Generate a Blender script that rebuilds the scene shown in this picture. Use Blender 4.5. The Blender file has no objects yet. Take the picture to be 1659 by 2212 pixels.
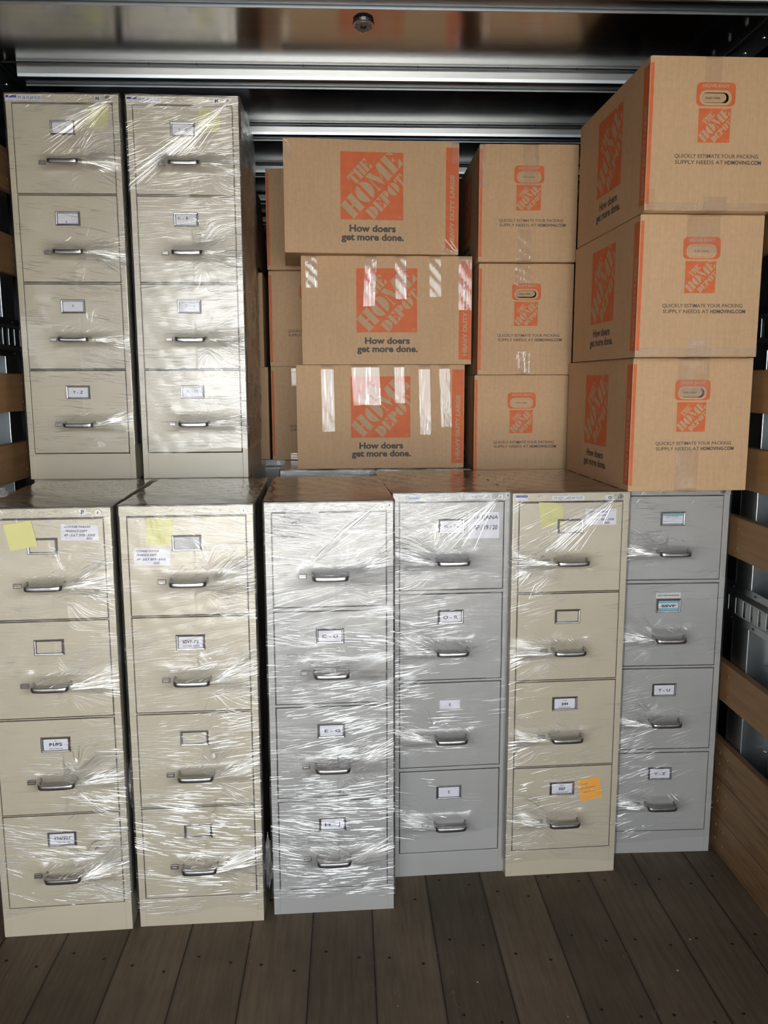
import bpy, bmesh, math, random
from mathutils import Vector, Matrix, noise as mnoise

random.seed(7)
scene = bpy.context.scene
COL = scene.collection
PI = math.pi

# ------------------------------------------------------------------ camera
F_PX, PITCH, YAW, ROLL, CZ = 1799.02, math.radians(8.8968), math.radians(2.4474), math.radians(-0.1744), 1.6729
fw = Vector((math.sin(YAW)*math.cos(PITCH), math.cos(YAW)*math.cos(PITCH), -math.sin(PITCH)))
rt = Vector((math.cos(YAW), -math.sin(YAW), 0.0))
up = rt.cross(fw)
rt, up = rt*math.cos(ROLL)+up*math.sin(ROLL), up*math.cos(ROLL)-rt*math.sin(ROLL)
cam = bpy.data.cameras.new('camera')
cam.sensor_fit = 'HORIZONTAL'
cam.sensor_width = 36.0
cam.lens = F_PX/1659.0*36.0
cam.clip_start = 0.02
camo = bpy.data.objects.new('camera', cam)
COL.objects.link(camo)
camo.matrix_world = Matrix(((rt.x, up.x, -fw.x, 0), (rt.y, up.y, -fw.y, 0), (rt.z, up.z, -fw.z, CZ), (0, 0, 0, 1)))
scene.camera = camo

# ------------------------------------------------------------------ light: an overcast sky seen through the open rear of the truck
SKY = 4.6
EXPOSURE = 0.15
DOOR_Y = -1.5
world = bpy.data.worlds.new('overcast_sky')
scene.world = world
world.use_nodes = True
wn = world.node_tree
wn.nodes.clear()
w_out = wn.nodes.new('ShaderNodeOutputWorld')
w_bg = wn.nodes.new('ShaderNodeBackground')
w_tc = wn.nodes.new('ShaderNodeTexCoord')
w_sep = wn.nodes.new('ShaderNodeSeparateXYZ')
w_mr = wn.nodes.new('ShaderNodeMapRange')  # sky made brighter towards the right to lift the left cabinets
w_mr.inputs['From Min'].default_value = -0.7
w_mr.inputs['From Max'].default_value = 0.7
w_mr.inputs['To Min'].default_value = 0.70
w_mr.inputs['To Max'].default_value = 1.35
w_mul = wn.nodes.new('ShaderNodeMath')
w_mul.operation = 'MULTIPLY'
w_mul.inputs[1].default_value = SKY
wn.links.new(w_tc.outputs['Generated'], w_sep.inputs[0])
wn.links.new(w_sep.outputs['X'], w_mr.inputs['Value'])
# sky shaped for light: horizon band added to brighten the upper cabinets
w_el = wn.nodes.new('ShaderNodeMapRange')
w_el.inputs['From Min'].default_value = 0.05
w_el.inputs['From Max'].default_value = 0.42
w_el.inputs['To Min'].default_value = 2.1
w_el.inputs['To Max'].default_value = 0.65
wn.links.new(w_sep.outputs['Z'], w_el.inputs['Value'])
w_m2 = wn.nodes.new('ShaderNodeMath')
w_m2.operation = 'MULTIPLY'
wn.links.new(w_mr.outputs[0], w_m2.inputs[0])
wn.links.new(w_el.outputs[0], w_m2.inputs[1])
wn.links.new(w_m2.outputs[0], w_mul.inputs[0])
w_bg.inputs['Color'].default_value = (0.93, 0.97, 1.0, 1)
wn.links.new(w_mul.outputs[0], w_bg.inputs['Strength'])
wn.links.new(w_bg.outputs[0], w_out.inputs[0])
portal = bpy.data.lights.new('doorway_portal', 'AREA')
portal.shape = 'RECTANGLE'
portal.size = 2.4
portal.size_y = 2.68
portal.cycles.is_portal = True
po = bpy.data.objects.new('doorway_portal', portal)
COL.objects.link(po)
po.location = (0.04, DOOR_Y-0.02, 1.34)
po.rotation_euler = (PI/2, 0, 0)

# sunlight on the yard behind the truck (the roof keeps it off the load)
sun = bpy.data.lights.new('sun', 'SUN')
sun.energy = 46.0
sun.angle = math.radians(1.0)
sun.color = (1.0, 0.95, 0.87)
so_ = bpy.data.objects.new('sun', sun)
COL.objects.link(so_)
so_.rotation_euler = Vector((0.62, -0.18, -1.0)).to_track_quat('-Z', 'Y').to_euler()

scene.view_settings.view_transform = 'Standard'
scene.view_settings.look = 'None'
scene.view_settings.gamma = 1.0
scene.view_settings.use_curve_mapping = False
scene.view_settings.exposure = EXPOSURE
scene.cycles.max_bounces = 10
scene.cycles.transparent_max_bounces = 24
scene.cycles.caustics_reflective = False
scene.cycles.sample_clamp_indirect = 6.0

# ------------------------------------------------------------------ materials
def srgb(r, g, b):
    f = lambda c: (c/255/12.92) if c/255 <= 0.04045 else ((c/255+0.055)/1.055)**2.4
    return (f(r), f(g), f(b), 1.0)

def new_mat(name):
    m = bpy.data.materials.new(name)
    m.use_nodes = True
    n = m.node_tree
    bs = n.nodes['Principled BSDF']
    return m, n, bs

def noise_node(n, vec, scale, detail=3.0, rough=0.5, mapscale=None, coord='Object'):
    if vec is None:
        tc = n.nodes.new('ShaderNodeTexCoord')
        vec = tc.outputs[coord]
    if mapscale:
        mp = n.nodes.new('ShaderNodeMapping')
        mp.inputs['Scale'].default_value = mapscale
        n.links.new(vec, mp.inputs['Vector'])
        vec = mp.outputs[0]
    t = n.nodes.new('ShaderNodeTexNoise')
    t.inputs['Scale'].default_value = scale
    t.inputs['Detail'].default_value = detail
    t.inputs['Roughness'].default_value = rough
    n.links.new(vec, t.inputs['Vector'])
    return t.outputs['Fac']

def ramp(n, fac, stops):
    r = n.nodes.new('ShaderNodeValToRGB')
    els = r.color_ramp.elements
    while len(els) < len(stops):
        els.new(0.5)
    for e, (p, c) in zip(els, stops):
        e.position = p
        e.color = c if len(c) == 4 else (*c, 1)
    n.links.new(fac, r.inputs['Fac'])
    return r.outputs['Color']

def bump(n, h, strength, dist=0.001, normal=None):
    b = n.nodes.new('ShaderNodeBump')
    b.inputs['Strength'].default_value = strength
    b.inputs['Distance'].default_value = dist
    n.links.new(h, b.inputs['Height'])
    if normal is not None:
        n.links.new(normal, b.inputs['Normal'])
    return b.outputs['Normal']

def math_node(n, op, a, b=None, clamp=False):
    m = n.nodes.new('ShaderNodeMath')
    m.operation = op
    m.use_clamp = clamp
    for i, v in enumerate((a, b)):
        if v is None:
            continue
        if isinstance(v, (int, float)):
            m.inputs[i].default_value = v
        else:
            n.links.new(v, m.inputs[i])
    return m.outputs[0]

def simple(name, col, rough=0.5, metal=0.0, spec=0.5, var=0.0, vscale=8.0, bmp=0.0, bscale=300.0):
    m, n, bs = new_mat(name)
    bs.inputs['Roughness'].default_value = rough
    bs.inputs['Metallic'].default_value = metal
    bs.inputs['Specular IOR Level'].default_value = spec
    bs.inputs['Base Color'].default_value = col
    if var > 0:
        f = noise_node(n, None, vscale, 4)
        lo = tuple(c*(1-var) for c in col[:3]); hi = tuple(min(1, c*(1+var)) for c in col[:3])
        n.links.new(ramp(n, f, [(0.3, lo), (0.7, hi)]), bs.inputs['Base Color'])
    if bmp > 0:
        n.links.new(bump(n, noise_node(n, None, bscale, 2), bmp), bs.inputs['Normal'])
    return m

BEIGE = simple('beige_painted_steel', (0.54, 0.485, 0.37, 1), 0.33, spec=0.8, var=0.03, bmp=0.06, bscale=900)
GREY = simple('grey_painted_steel', (0.385, 0.385, 0.375, 1), 0.33, spec=0.8, var=0.03, bmp=0.06, bscale=900)
DARKGAP = simple('dark_recess', (0.012, 0.012, 0.012, 1), 0.8)
CHROME = simple('brushed_chrome', (0.42, 0.42, 0.44, 1), 0.27, 1.0, var=0.15, vscale=40)
CHROME_B = simple('worn_latch_metal', (0.30, 0.28, 0.27, 1), 0.35, 1.0)
PAPER = simple('white_card', (0.74, 0.74, 0.82, 1), 0.6)
WHITE = simple('white_sticker', (0.68, 0.69, 0.70, 1), 0.5)
INK = simple('black_ink', (0.02, 0.02, 0.025, 1), 0.6)
FAINTINK = simple('faded_ink', (0.22, 0.22, 0.24, 1), 0.6)
PENINK = simple('pen_ink', (0.05, 0.05, 0.08, 1), 0.6)
BLUE = simple('blue_print', (0.03, 0.04, 0.30, 1), 0.5)
SKYBLUE = simple('pale_blue_print', (0.16, 0.42, 0.56, 1), 0.5)
YELLOW = simple('yellow_note_paper', (0.66, 0.64, 0.27, 1), 0.7, var=0.04)
ORANGENOTE = simple('orange_note_paper', (0.92, 0.42, 0.07, 1), 0.7)
ORANGE = simple('orange_print', (0.62, 0.135, 0.040, 1), 0.65, var=0.08, vscale=30)
GREYINK = simple('dark_grey_print', (0.075, 0.066, 0.062, 1), 0.7)
BLACKPLASTIC = simple('black_heat_sink', (0.01, 0.01, 0.01, 1), 0.4)

def cardboard(name, col):
    m, n, bs = new_mat(name)
    bs.inputs['Roughness'].default_value = 0.72
    bs.inputs['Specular IOR Level'].default_value = 0.25
    f1 = noise_node(n, None, 3.0, 3)
    f2 = noise_node(n, None, 60.0, 5, 0.7)
    f3 = noise_node(n, None, 40.0, 2, 0.5, mapscale=(6.0, 6.0, 0.15))
    a = math_node(n, 'MULTIPLY', f1, 0.35)
    b = math_node(n, 'MULTIPLY', f2, 0.40)
    c = math_node(n, 'MULTIPLY', f3, 0.25)
    s = math_node(n, 'ADD', math_node(n, 'ADD', a, b), c)
    lo = tuple(v*0.87 for v in col); hi = tuple(v*1.10 for v in col)
    n.links.new(ramp(n, s, [(0.35, lo), (0.65, hi)]), bs.inputs['Base Color'])
    n.links.new(bump(n, f3, 0.12, 0.0015), bs.inputs['Normal'])
    return m
CARTON = cardboard('kraft_cardboard', (0.56, 0.37, 0.215))
CARTON_PRINTGAP = simple('bare_kraft_in_print', (0.50, 0.34, 0.205, 1), 0.72, spec=0.25, var=0.06, vscale=50)
CARTON_DK = simple('cut_cardboard_edge', (0.24, 0.15, 0.08, 1), 0.85)

def wood_mat(name, cols, along='Y', rough=0.6, scale=1.0):
    m, n, bs = new_mat(name)
    bs.inputs['Roughness'].default_value = rough
    sc = {'Y': (14, 1.2, 14), 'Z': (14, 14, 1.2), 'X': (1.2, 14, 14)}[along]
    f = noise_node(n, None, 3.0*scale, 8, 0.65, mapscale=sc)
    f2 = noise_node(n, None, 1.3*scale, 3)
    s = math_node(n, 'ADD', math_node(n, 'MULTIPLY', f, 0.6), math_node(n, 'MULTIPLY', f2, 0.4))
    n.links.new(ramp(n, s, [(0.30, cols[0]), (0.5, cols[1]), (0.72, cols[2])]), bs.inputs['Base Color'])
    n.links.new(bump(n, f, 0.15, 0.002), bs.inputs['Normal'])
    return m
SLATWOOD = wood_mat('varnished_oak_slat', [(0.17, 0.085, 0.036), (0.30, 0.165, 0.072), (0.37, 0.215, 0.105)])

def metal_mat(name, col, rough, mscale=(1, 1, 1), var=0.25, bs_strength=0.05):
    m, n, bs = new_mat(name)
    bs.inputs['Metallic'].default_value = 1.0
    f = noise_node(n, None, 6.0, 6, 0.6, mapscale=mscale)
    f2 = noise_node(n, None, 1.5, 4, 0.5)
    s = math_node(n, 'ADD', math_node(n, 'MULTIPLY', f, 0.6), math_node(n, 'MULTIPLY', f2, 0.4))
    lo = tuple(v*(1-var) for v in col); hi = tuple(min(1, v*(1+var)) for v in col)
    n.links.new(ramp(n, s, [(0.3, lo), (0.7, hi)]), bs.inputs['Base Color'])
    mr = n.nodes.new('ShaderNodeMapRange')
    mr.inputs['To Min'].default_value = rough*0.75
    mr.inputs['To Max'].default_value = rough*1.3
    n.links.new(f, mr.inputs['Value'])
    n.links.new(mr.outputs[0], bs.inputs['Roughness'])
    n.links.new(bump(n, f, bs_strength, 0.002), bs.inputs['Normal'])
    return m
ROOFMETAL = metal_mat('aluminium_roof_sheet', (0.44, 0.43, 0.42), 0.17, (0.25, 5, 5), 0.10, 0.03)
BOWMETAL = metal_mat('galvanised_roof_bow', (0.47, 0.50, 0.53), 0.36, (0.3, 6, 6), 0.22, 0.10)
BOWDARK = metal_mat('galvanised_shaded_copy', (0.13, 0.145, 0.16), 0.35, (0.3, 6, 6), 0.2, 0.05)  # darkened copy of the bow metal, underside shade put into its colour
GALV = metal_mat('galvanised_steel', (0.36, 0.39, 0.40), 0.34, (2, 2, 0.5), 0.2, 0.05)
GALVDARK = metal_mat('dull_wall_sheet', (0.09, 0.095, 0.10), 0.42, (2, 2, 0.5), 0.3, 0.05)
TRACK = metal_mat('zinc_cargo_track', (0.34, 0.355, 0.355), 0.32, (2, 1, 2), 0.2, 0.04)
SCREW = simple('zinc_screw', (0.7, 0.7, 0.68, 1), 0.2, 1.0)

def floor_material():
    m, n, bs = new_mat('worn_laminated_truck_floor')
    tc = n.nodes.new('ShaderNodeTexCoord')
    sep = n.nodes.new('ShaderNodeSeparateXYZ')
    n.links.new(tc.outputs['Object'], sep.inputs[0])
    x, y = sep.outputs['X'], sep.outputs['Y']
    px = math_node(n, 'DIVIDE', math_node(n, 'ADD', x, 3.117), 0.187)
    idx = math_node(n, 'FLOOR', px)
    fr = math_node(n, 'FRACT', px)
    wn_ = n.nodes.new('ShaderNodeTexWhiteNoise')
    wn_.noise_dimensions = '1D'
    n.links.new(idx, wn_.inputs['W'])
    edge = math_node(n, 'MINIMUM', fr, math_node(n, 'SUBTRACT', 1.0, fr))
    gap = math_node(n, 'LESS_THAN', edge, 0.009)
    near = n.nodes.new('ShaderNodeMapRange')
    near.inputs['From Min'].default_value = 0.0
    near.inputs['From Max'].default_value = 0.05
    near.inputs['To Min'].default_value = 0.62
    near.inputs['To Max'].default_value = 1.0
    n.links.new(edge, near.inputs['Value'])
    grain = noise_node(n, tc.outputs['Object'], 4.0, 8, 0.65, mapscale=(16, 1.0, 1))
    stain = noise_node(n, tc.outputs['Object'], 2.6, 5, 0.6)
    base = ramp(n, grain, [(0.3, (0.100, 0.077, 0.052)), (0.55, (0.134, 0.106, 0.073)), (0.8, (0.160, 0.130, 0.094))])
    def mulc(c, f):
        mx = n.nodes.new('ShaderNodeVectorMath')
        mx.operation = 'SCALE'
        n.links.new(c, mx.inputs[0])
        n.links.new(f, mx.inputs['Scale'])
        return mx.outputs[0]
    tone = n.nodes.new('ShaderNodeMapRange')
    tone.inputs['To Min'].default_value = 0.80
    tone.inputs['To Max'].default_value = 1.40
    n.links.new(wn_.outputs['Value'], tone.inputs['Value'])
    st = n.nodes.new('ShaderNodeMapRange')
    st.inputs['From Min'].default_value = 0.3
    st.inputs['From Max'].default_value = 0.7
    st.inputs['To Min'].default_value = 0.72
    st.inputs['To Max'].default_value = 1.2
    n.links.new(stain, st.inputs['Value'])
    c = mulc(mulc(mulc(base, tone.outputs[0]), st.outputs[0]), near.outputs[0])
    # sunk screw heads in rows across the planks
    ry = math_node(n, 'DIVIDE', math_node(n, 'ADD', y, math_node(n, 'MULTIPLY', wn_.outputs['Value'], 0.09)), 0.305)
    ryf = math_node(n, 'SUBTRACT', math_node(n, 'FRACT', ry), 0.5)
    dy = math_node(n, 'MULTIPLY', ryf, 0.305)
    dx1 = math_node(n, 'MULTIPLY', math_node(n, 'SUBTRACT', fr, 0.24), 0.187)
    dx2 = math_node(n, 'MULTIPLY', math_node(n, 'SUBTRACT', fr, 0.76), 0.187)
    def rad(a, b):
        return math_node(n, 'SQRT', math_node(n, 'ADD', math_node(n, 'MULTIPLY', a, a), math_node(n, 'MULTIPLY', b, b)))
    r = math_node(n, 'MINIMUM', rad(dx1, dy), rad(dx2, math_node(n, 'ADD', dy, 0.03)))
    hole = math_node(n, 'LESS_THAN', r, 0.0052)
    dark = math_node(n, 'MAXIMUM', gap, hole)
    mix = n.nodes.new('ShaderNodeMix')
    mix.data_type = 'RGBA'
    n.links.new(dark, mix.inputs['Factor'])
    n.links.new(c, mix.inputs['A'])
    mix.inputs['B'].default_value = (0.012, 0.008, 0.006, 1)
    # pale scratches
    sc = noise_node(n, tc.outputs['Object'], 2.0, 2, 0.5, mapscale=(9, 1.3, 1))
    scr = math_node(n, 'MULTIPLY', math_node(n, 'LESS_THAN', math_node(n, 'ABSOLUTE', math_node(n, 'SUBTRACT', sc, 0.62)), 0.0018), 0.35)
    mix2 = n.nodes.new('ShaderNodeMix')
    mix2.data_type = 'RGBA'
    n.links.new(scr, mix2.inputs['Factor'])
    n.links.new(mix.outputs['Result'], mix2.inputs['A'])
    mix2.inputs['B'].default_value = (0.28, 0.22, 0.17, 1)
    n.links.new(mix2.outputs['Result'], bs.inputs['Base Color'])
    bs.inputs['Roughness'].default_value = 0.62
    bs.inputs['Specular IOR Level'].default_value = 0.3
    n.links.new(bump(n, grain, 0.2, 0.002), bs.inputs['Normal'])
    return m
FLOORMAT = floor_material()

def kick_material():
    m, n, bs = new_mat('wooden_kick_panel')
    tc = n.nodes.new('ShaderNodeTexCoord')
    sep = n.nodes.new('ShaderNodeSeparateXYZ')
    n.links.new(tc.outputs['Object'], sep.inputs[0])
    fr = math_node(n, 'FRACT', math_node(n, 'DIVIDE', sep.outputs['Z'], 0.138))
    gap = math_node(n, 'LESS_THAN', math_node(n, 'MINIMUM', fr, math_node(n, 'SUBTRACT', 1.0, fr)), 0.010)
    f = noise_node(n, tc.outputs['Object'], 3.0, 8, 0.65, mapscale=(14, 1.2, 14))
    c = ramp(n, f, [(0.30, (0.12, 0.062, 0.026)), (0.5, (0.23, 0.132, 0.060)), (0.72, (0.30, 0.18, 0.09))])
    mix = n.nodes.new('ShaderNodeMix')
    mix.data_type = 'RGBA'
    n.links.new(gap, mix.inputs['Factor'])
    n.links.new(c, mix.inputs['A'])
    mix.inputs['B'].default_value = (0.03, 0.017, 0.01, 1)
    n.links.new(mix.outputs['Result'], bs.inputs['Base Color'])
    bs.inputs['Roughness'].default_value = 0.6
    n.links.new(bump(n, f, 0.15, 0.002), bs.inputs['Normal'])
    return m
KICK = kick_material()

def film_material(name, fine=420.0, broad=80.0, fac0=0.08, fac1=0.42, b1=0.62, b2=1.0, milky=0.10, tint=(1, 1, 1, 1), rough=0.13):
    """Stretch film: clear sheet whose real creases (bump along the pull direction) catch the daylight.
    uv 'pull': u along the pull, v across it; colour attribute 'dens': r = how many layers/creases, g = crumpled."""
    m = bpy.data.materials.new(name)
    m.use_nodes = True
    n = m.node_tree
    n.nodes.clear()
    out = n.nodes.new('ShaderNodeOutputMaterial')
    uv = n.nodes.new('ShaderNodeUVMap')
    uv.uv_map = 'pull'
    at = n.nodes.new('ShaderNodeVertexColor')
    at.layer_name = 'dens'
    sepc = n.nodes.new('ShaderNodeSeparateColor')
    n.links.new(at.outputs['Color'], sepc.inputs[0])
    dens, crum = sepc.outputs[0], sepc.outputs[1]
    info = n.nodes.new('ShaderNodeObjectInfo')
    # slight waviness of the pull lines
    addv = n.nodes.new('ShaderNodeVectorMath')
    addv.operation = 'ADD'
    n.links.new(uv.outputs[0], addv.inputs[0])
    cmb = n.nodes.new('ShaderNodeCombineXYZ')
    n.links.new(math_node(n, 'MULTIPLY', info.outputs['Random'], 37.0), cmb.inputs['Z'])
    n.links.new(cmb.outputs[0], addv.inputs[1])
    vec = addv.outputs[0]
    f1 = noise_node(n, vec, 1.0, 2.5, 0.55, mapscale=(8, fine, 1))
    f2 = noise_node(n, vec, 1.0, 2.0, 0.5, mapscale=(3.5, broad, 1))
    f3 = noise_node(n, vec, 1.0, 3.0, 0.6, mapscale=(70, 90, 1))
    patch = noise_node(n, vec, 1.0, 2.0, 0.5, mapscale=(4, 9, 1))
    pm = n.nodes.new('ShaderNodeMapRange')
    pm.inputs['From Min'].default_value = 0.42
    pm.inputs['From Max'].default_value = 0.62
    n.links.new(patch, pm.inputs['Value'])
    d2 = math_node(n, 'MULTIPLY', dens, math_node(n, 'ADD', math_node(n, 'MULTIPLY', pm.outputs[0], 0.9), 0.25), True)
    rm = n.nodes.new('ShaderNodeMapRange')
    rm.interpolation_type = 'SMOOTHSTEP'
    rm.inputs['From Min'].default_value = 0.50
    rm.inputs['From Max'].default_value = 0.72
    n.links.new(f1, rm.inputs['Value'])
    ridge = rm.outputs[0]
    h = math_node(n, 'ADD', math_node(n, 'MULTIPLY', ridge, math_node(n, 'MULTIPLY', math_node(n, 'ADD', d2, 0.06), b1)),
                  math_node(n, 'MULTIPLY', f2, math_node(n, 'ADD', math_node(n, 'MULTIPLY', d2, 0.5), 0.08)))
    h = math_node(n, 'ADD', h, math_node(n, 'MULTIPLY', f3, math_node(n, 'MULTIPLY', crum, 1.6)))
    nm = bump(n, h, b2, 0.0016)
    gl = n.nodes.new('ShaderNodeBsdfGlossy')
    gl.inputs['Roughness'].default_value = rough
    gl.inputs['Color'].default_value = (1, 1, 1, 1)
    n.links.new(nm, gl.inputs['Normal'])
    tr = n.nodes.new('ShaderNodeBsdfTransparent')
    tr.inputs['Color'].default_value = tint
    df = n.nodes.new('ShaderNodeBsdfDiffuse')
    df.inputs['Color'].default_value = (0.85, 0.85, 0.85, 1)
    n.links.new(nm, df.inputs['Normal'])
    fr = n.nodes.new('ShaderNodeFresnel')
    fr.inputs['IOR'].default_value = 1.5
    n.links.new(nm, fr.inputs['Normal'])
    s = math_node(n, 'ADD', math_node(n, 'MULTIPLY', fr.outputs[0], math_node(n, 'ADD', math_node(n, 'MULTIPLY', sepc.outputs[2], 1.0), 0.42)), math_node(n, 'MULTIPLY', math_node(n, 'MULTIPLY', d2, math_node(n, 'ADD', math_node(n, 'MULTIPLY', ridge, 1.9), 0.04)), fac1))
    fac = math_node(n, 'ADD', s, fac0-0.05, True)
    m1 = n.nodes.new('ShaderNodeMixShader')
    n.links.new(math_node(n, 'MULTIPLY', math_node(n, 'MAXIMUM', d2, crum), milky), m1.inputs[0])
    n.links.new(tr.outputs[0], m1.inputs[1])
    n.links.new(df.outputs[0], m1.inputs[2])
    m2 = n.nodes.new('ShaderNodeMixShader')
    n.links.new(fac, m2.inputs[0])
    n.links.new(m1.outputs[0], m2.inputs[1])
    n.links.new(gl.outputs[0], m2.inputs[2])
    n.links.new(m2.outputs[0], out.inputs[0])
    return m
FILM = film_material('clear_stretch_film')
TAPE = film_material('clear_packing_tape', fine=150.0, broad=40.0, fac0=0.07, fac1=0.10, b1=0.30, b2=0.7, milky=0.16, tint=(0.97, 0.95, 0.92, 1), rough=0.10)

def pleat_material():
    m = bpy.data.materials.new('creased_film_fold')
    m.use_nodes = True
    n = m.node_tree
    n.nodes.clear()
    out = n.nodes.new('ShaderNodeOutputMaterial')
    gl = n.nodes.new('ShaderNodeBsdfGlossy')
    gl.inputs['Roughness'].default_value = 0.22
    gl.inputs['Color'].default_value = (1, 1, 1, 1)
    df = n.nodes.new('ShaderNodeBsdfDiffuse')
    df.inputs['Color'].default_value = (0.9, 0.9, 0.9, 1)
    tr = n.nodes.new('ShaderNodeBsdfTransparent')
    m1 = n.nodes.new('ShaderNodeMixShader')
    m1.inputs[0].default_value = 0.14
    n.links.new(tr.outputs[0], m1.inputs[1])
    n.links.new(df.outputs[0], m1.inputs[2])
    m2 = n.nodes.new('ShaderNodeMixShader')
    m2.inputs[0].default_value = PLEAT_GLOSS
    n.links.new(m1.outputs[0], m2.inputs[1])
    n.links.new(gl.outputs[0], m2.inputs[2])
    n.links.new(m2.outputs[0], out.inputs[0])
    return m
PLEAT_GLOSS = 0.34
PLEAT = pleat_material()

# ------------------------------------------------------------------ mesh helpers
class MB:
    """collects shapes with material slots and links them as one mesh object"""
    def __init__(self):
        self.v, self.f, self.m, self.mats, self.s = [], [], [], [], []
    def mi(self, mat):
        if mat not in self.mats:
            self.mats.append(mat)
        return self.mats.index(mat)
    def poly(self, pts, mat, smooth=False):
        b = len(self.v)
        self.v += [tuple(p) for p in pts]
        self.f.append(tuple(range(b, b+len(pts))))
        self.m.append(self.mi(mat)); self.s.append(smooth)
    def box(self, x0, x1, y0, y1, z0, z1, mat, bev=0.0, M=None):
        bm = bmesh.new()
        bmesh.ops.create_cube(bm, size=1.0)
        for v in bm.verts:
            v.co = Vector(((x0+x1)/2+v.co.x*(x1-x0), (y0+y1)/2+v.co.y*(y1-y0), (z0+z1)/2+v.co.z*(z1-z0)))
        if bev > 0:
            bmesh.ops.bevel(bm, geom=list(bm.edges), offset=bev, segments=2, affect='EDGES', profile=0.5)
        self.bm(bm, mat, M)
    def bm(self, bm, mat, M=None, smooth=False):
        b = len(self.v)
        bm.verts.index_update()
        k = self.mi(mat)
        for v in bm.verts:
            self.v.append(tuple(M @ v.co if M else v.co))
        for f in bm.faces:
            self.f.append(tuple(b+v.index for v in f.verts)); self.m.append(k); self.s.append(smooth)
        bm.free()
    def tube(self, path, rx, rz, mat, seg=10, upv=Vector((0, 0, 1))):
        b = len(self.v); k = self.mi(mat)
        path = [Vector(p) for p in path]
        for i, p in enumerate(path):
            a = path[max(0, i-1)]; c = path[min(len(path)-1, i+1)]
            t = (c-a).normalized()
            s = t.cross(upv).normalized(); u = s.cross(t)
            for j in range(seg):
                an = 2*PI*j/seg
                ca, sa = math.cos(an), math.sin(an)
                q = 0.6
                self.v.append(tuple(p+s*rx*math.copysign(abs(ca)**q, ca)+u*rz*math.copysign(abs(sa)**q, sa)))
        for i in range(len(path)-1):
            for j in range(seg):
                j2 = (j+1) % seg
                self.f.append((b+i*seg+j, b+i*seg+j2, b+(i+1)*seg+j2, b+(i+1)*seg+j)); self.m.append(k); self.s.append(True)
        self.f.append(tuple(b+j for j in range(seg))); self.m.append(k); self.s.append(False)
        e = b+(len(path)-1)*seg
        self.f.append(tuple(e+seg-1-j for j in range(seg))); self.m.append(k); self.s.append(False)
    def disc(self, cx, cz, r, y0, y1, mat, seg=20):
        """a short cylinder standing out from a front face (axis along y)"""
        b = len(self.v); k = self.mi(mat)
        for y in (y0, y1):
            for j in range(seg):
                a = 2*PI*j/seg
                self.v.append((cx+r*math.cos(a), y, cz+r*math.sin(a)))
        for j in range(seg):
            j2 = (j+1) % seg
            self.f.append((b+j, b+j2, b+seg+j2, b+seg+j)); self.m.append(k); self.s.append(True)
        self.f.append(tuple(b+j for j in range(seg))); self.m.append(k); self.s.append(False)
        self.f.append(tuple(b+seg+seg-1-j for j in range(seg))); self.m.append(k); self.s.append(False)
    def prof_x(self, prof, x0, x1, mat, closed=False):
        """extrude a (y,z) profile along x"""
        b = len(self.v); k = self.mi(mat); n_ = len(prof)
        for x in (x0, x1):
            for (y, z) in prof:
                self.v.append((x, y, z))
        for j in range(n_ if closed else n_-1):
            j2 = (j+1) % n_
            self.f.append((b+j, b+j2, b+n_+j2, b+n_+j)); self.m.append(k); self.s.append(False)
    def build(self, name, parent=None):
        me = bpy.data.meshes.new(name)
        me.from_pydata(self.v, [], self.f)
        for mt in self.mats:
            me.materials.append(mt)
        me.polygons.foreach_set('material_index', self.m)
        me.polygons.foreach_set('use_smooth', self.s)
        me.update()
        o = bpy.data.objects.new(name, me)
        COL.objects.link(o)
        if parent is not None:
            o.parent = parent
        return o

def empty(name, loc, rz=0.0, ry=0.0):
    o = bpy.data.objects.new(name, None)
    COL.objects.link(o)
    o.empty_display_size = 0.1
    o.location = loc
    o.rotation_euler = (0, ry, rz)
    return o

def tag(o, label=None, cat=None, group=None, kind=None):
    if label: o['label'] = label
    if cat: o['category'] = cat
    if group: o['group'] = group
    if kind: o['kind'] = kind
    return o

_txt = {}
def text_mesh(s, bold=0.0, shear=0.0):
    """flat outline of a line of text, cap height 1, centred at x=0, baseline z=0"""
    key = (s, bold, shear)
    if key not in _txt:
        cu = bpy.data.curves.new('t', 'FONT')
        cu.body = s
        cu.size = 1.0
        cu.offset = bold
        cu.shear = shear
        cu.resolution_u = 3
        ob = bpy.data.objects.new('t', cu)
        COL.objects.link(ob)
        dg = bpy.context.evaluated_depsgraph_get()
        ev = ob.evaluated_get(dg)
        me = ev.to_mesh()
        vs = [(v.co.x, v.co.y) for v in me.vertices]
        fs = [tuple(p.vertices) for p in me.polygons]
        ev.to_mesh_clear()
        bpy.data.objects.remove(ob)
        bpy.data.curves.remove(cu)
        if not vs:
            vs = [(0, 0)]
        x0 = min(v[0] for v in vs); x1 = max(v[0] for v in vs)
        cap = 0.73
        vs = [((x-(x0+x1)/2)/cap, y/cap) for x, y in vs]
        _txt[key] = (vs, fs, (x1-x0)/cap)
    return _txt[key]

def put_text(mb, s, cx, z, h, mat, y, width=None, bold=0.0, shear=0.0, rot=0.0, P=None):
    """text on the plane y (facing -y); cx centre, z baseline, h cap height, width forces the length"""
    vs, fs, w = text_mesh(s, bold, shear)
    sx = h if width is None else width/w
    b = len(mb.v); k = mb.mi(mat)
    ca, sa = math.cos(rot), math.sin(rot)
    for (x, v) in vs:
        X, Z = x*sx, v*h
        p = (cx+X*ca-Z*sa, y, z+X*sa+Z*ca)
        mb.v.append(tuple(P(p)) if P else p)
    for f in fs:
        mb.f.append(tuple(b+i for i in f)); mb.m.append(k); mb.s.append(False)

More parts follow.
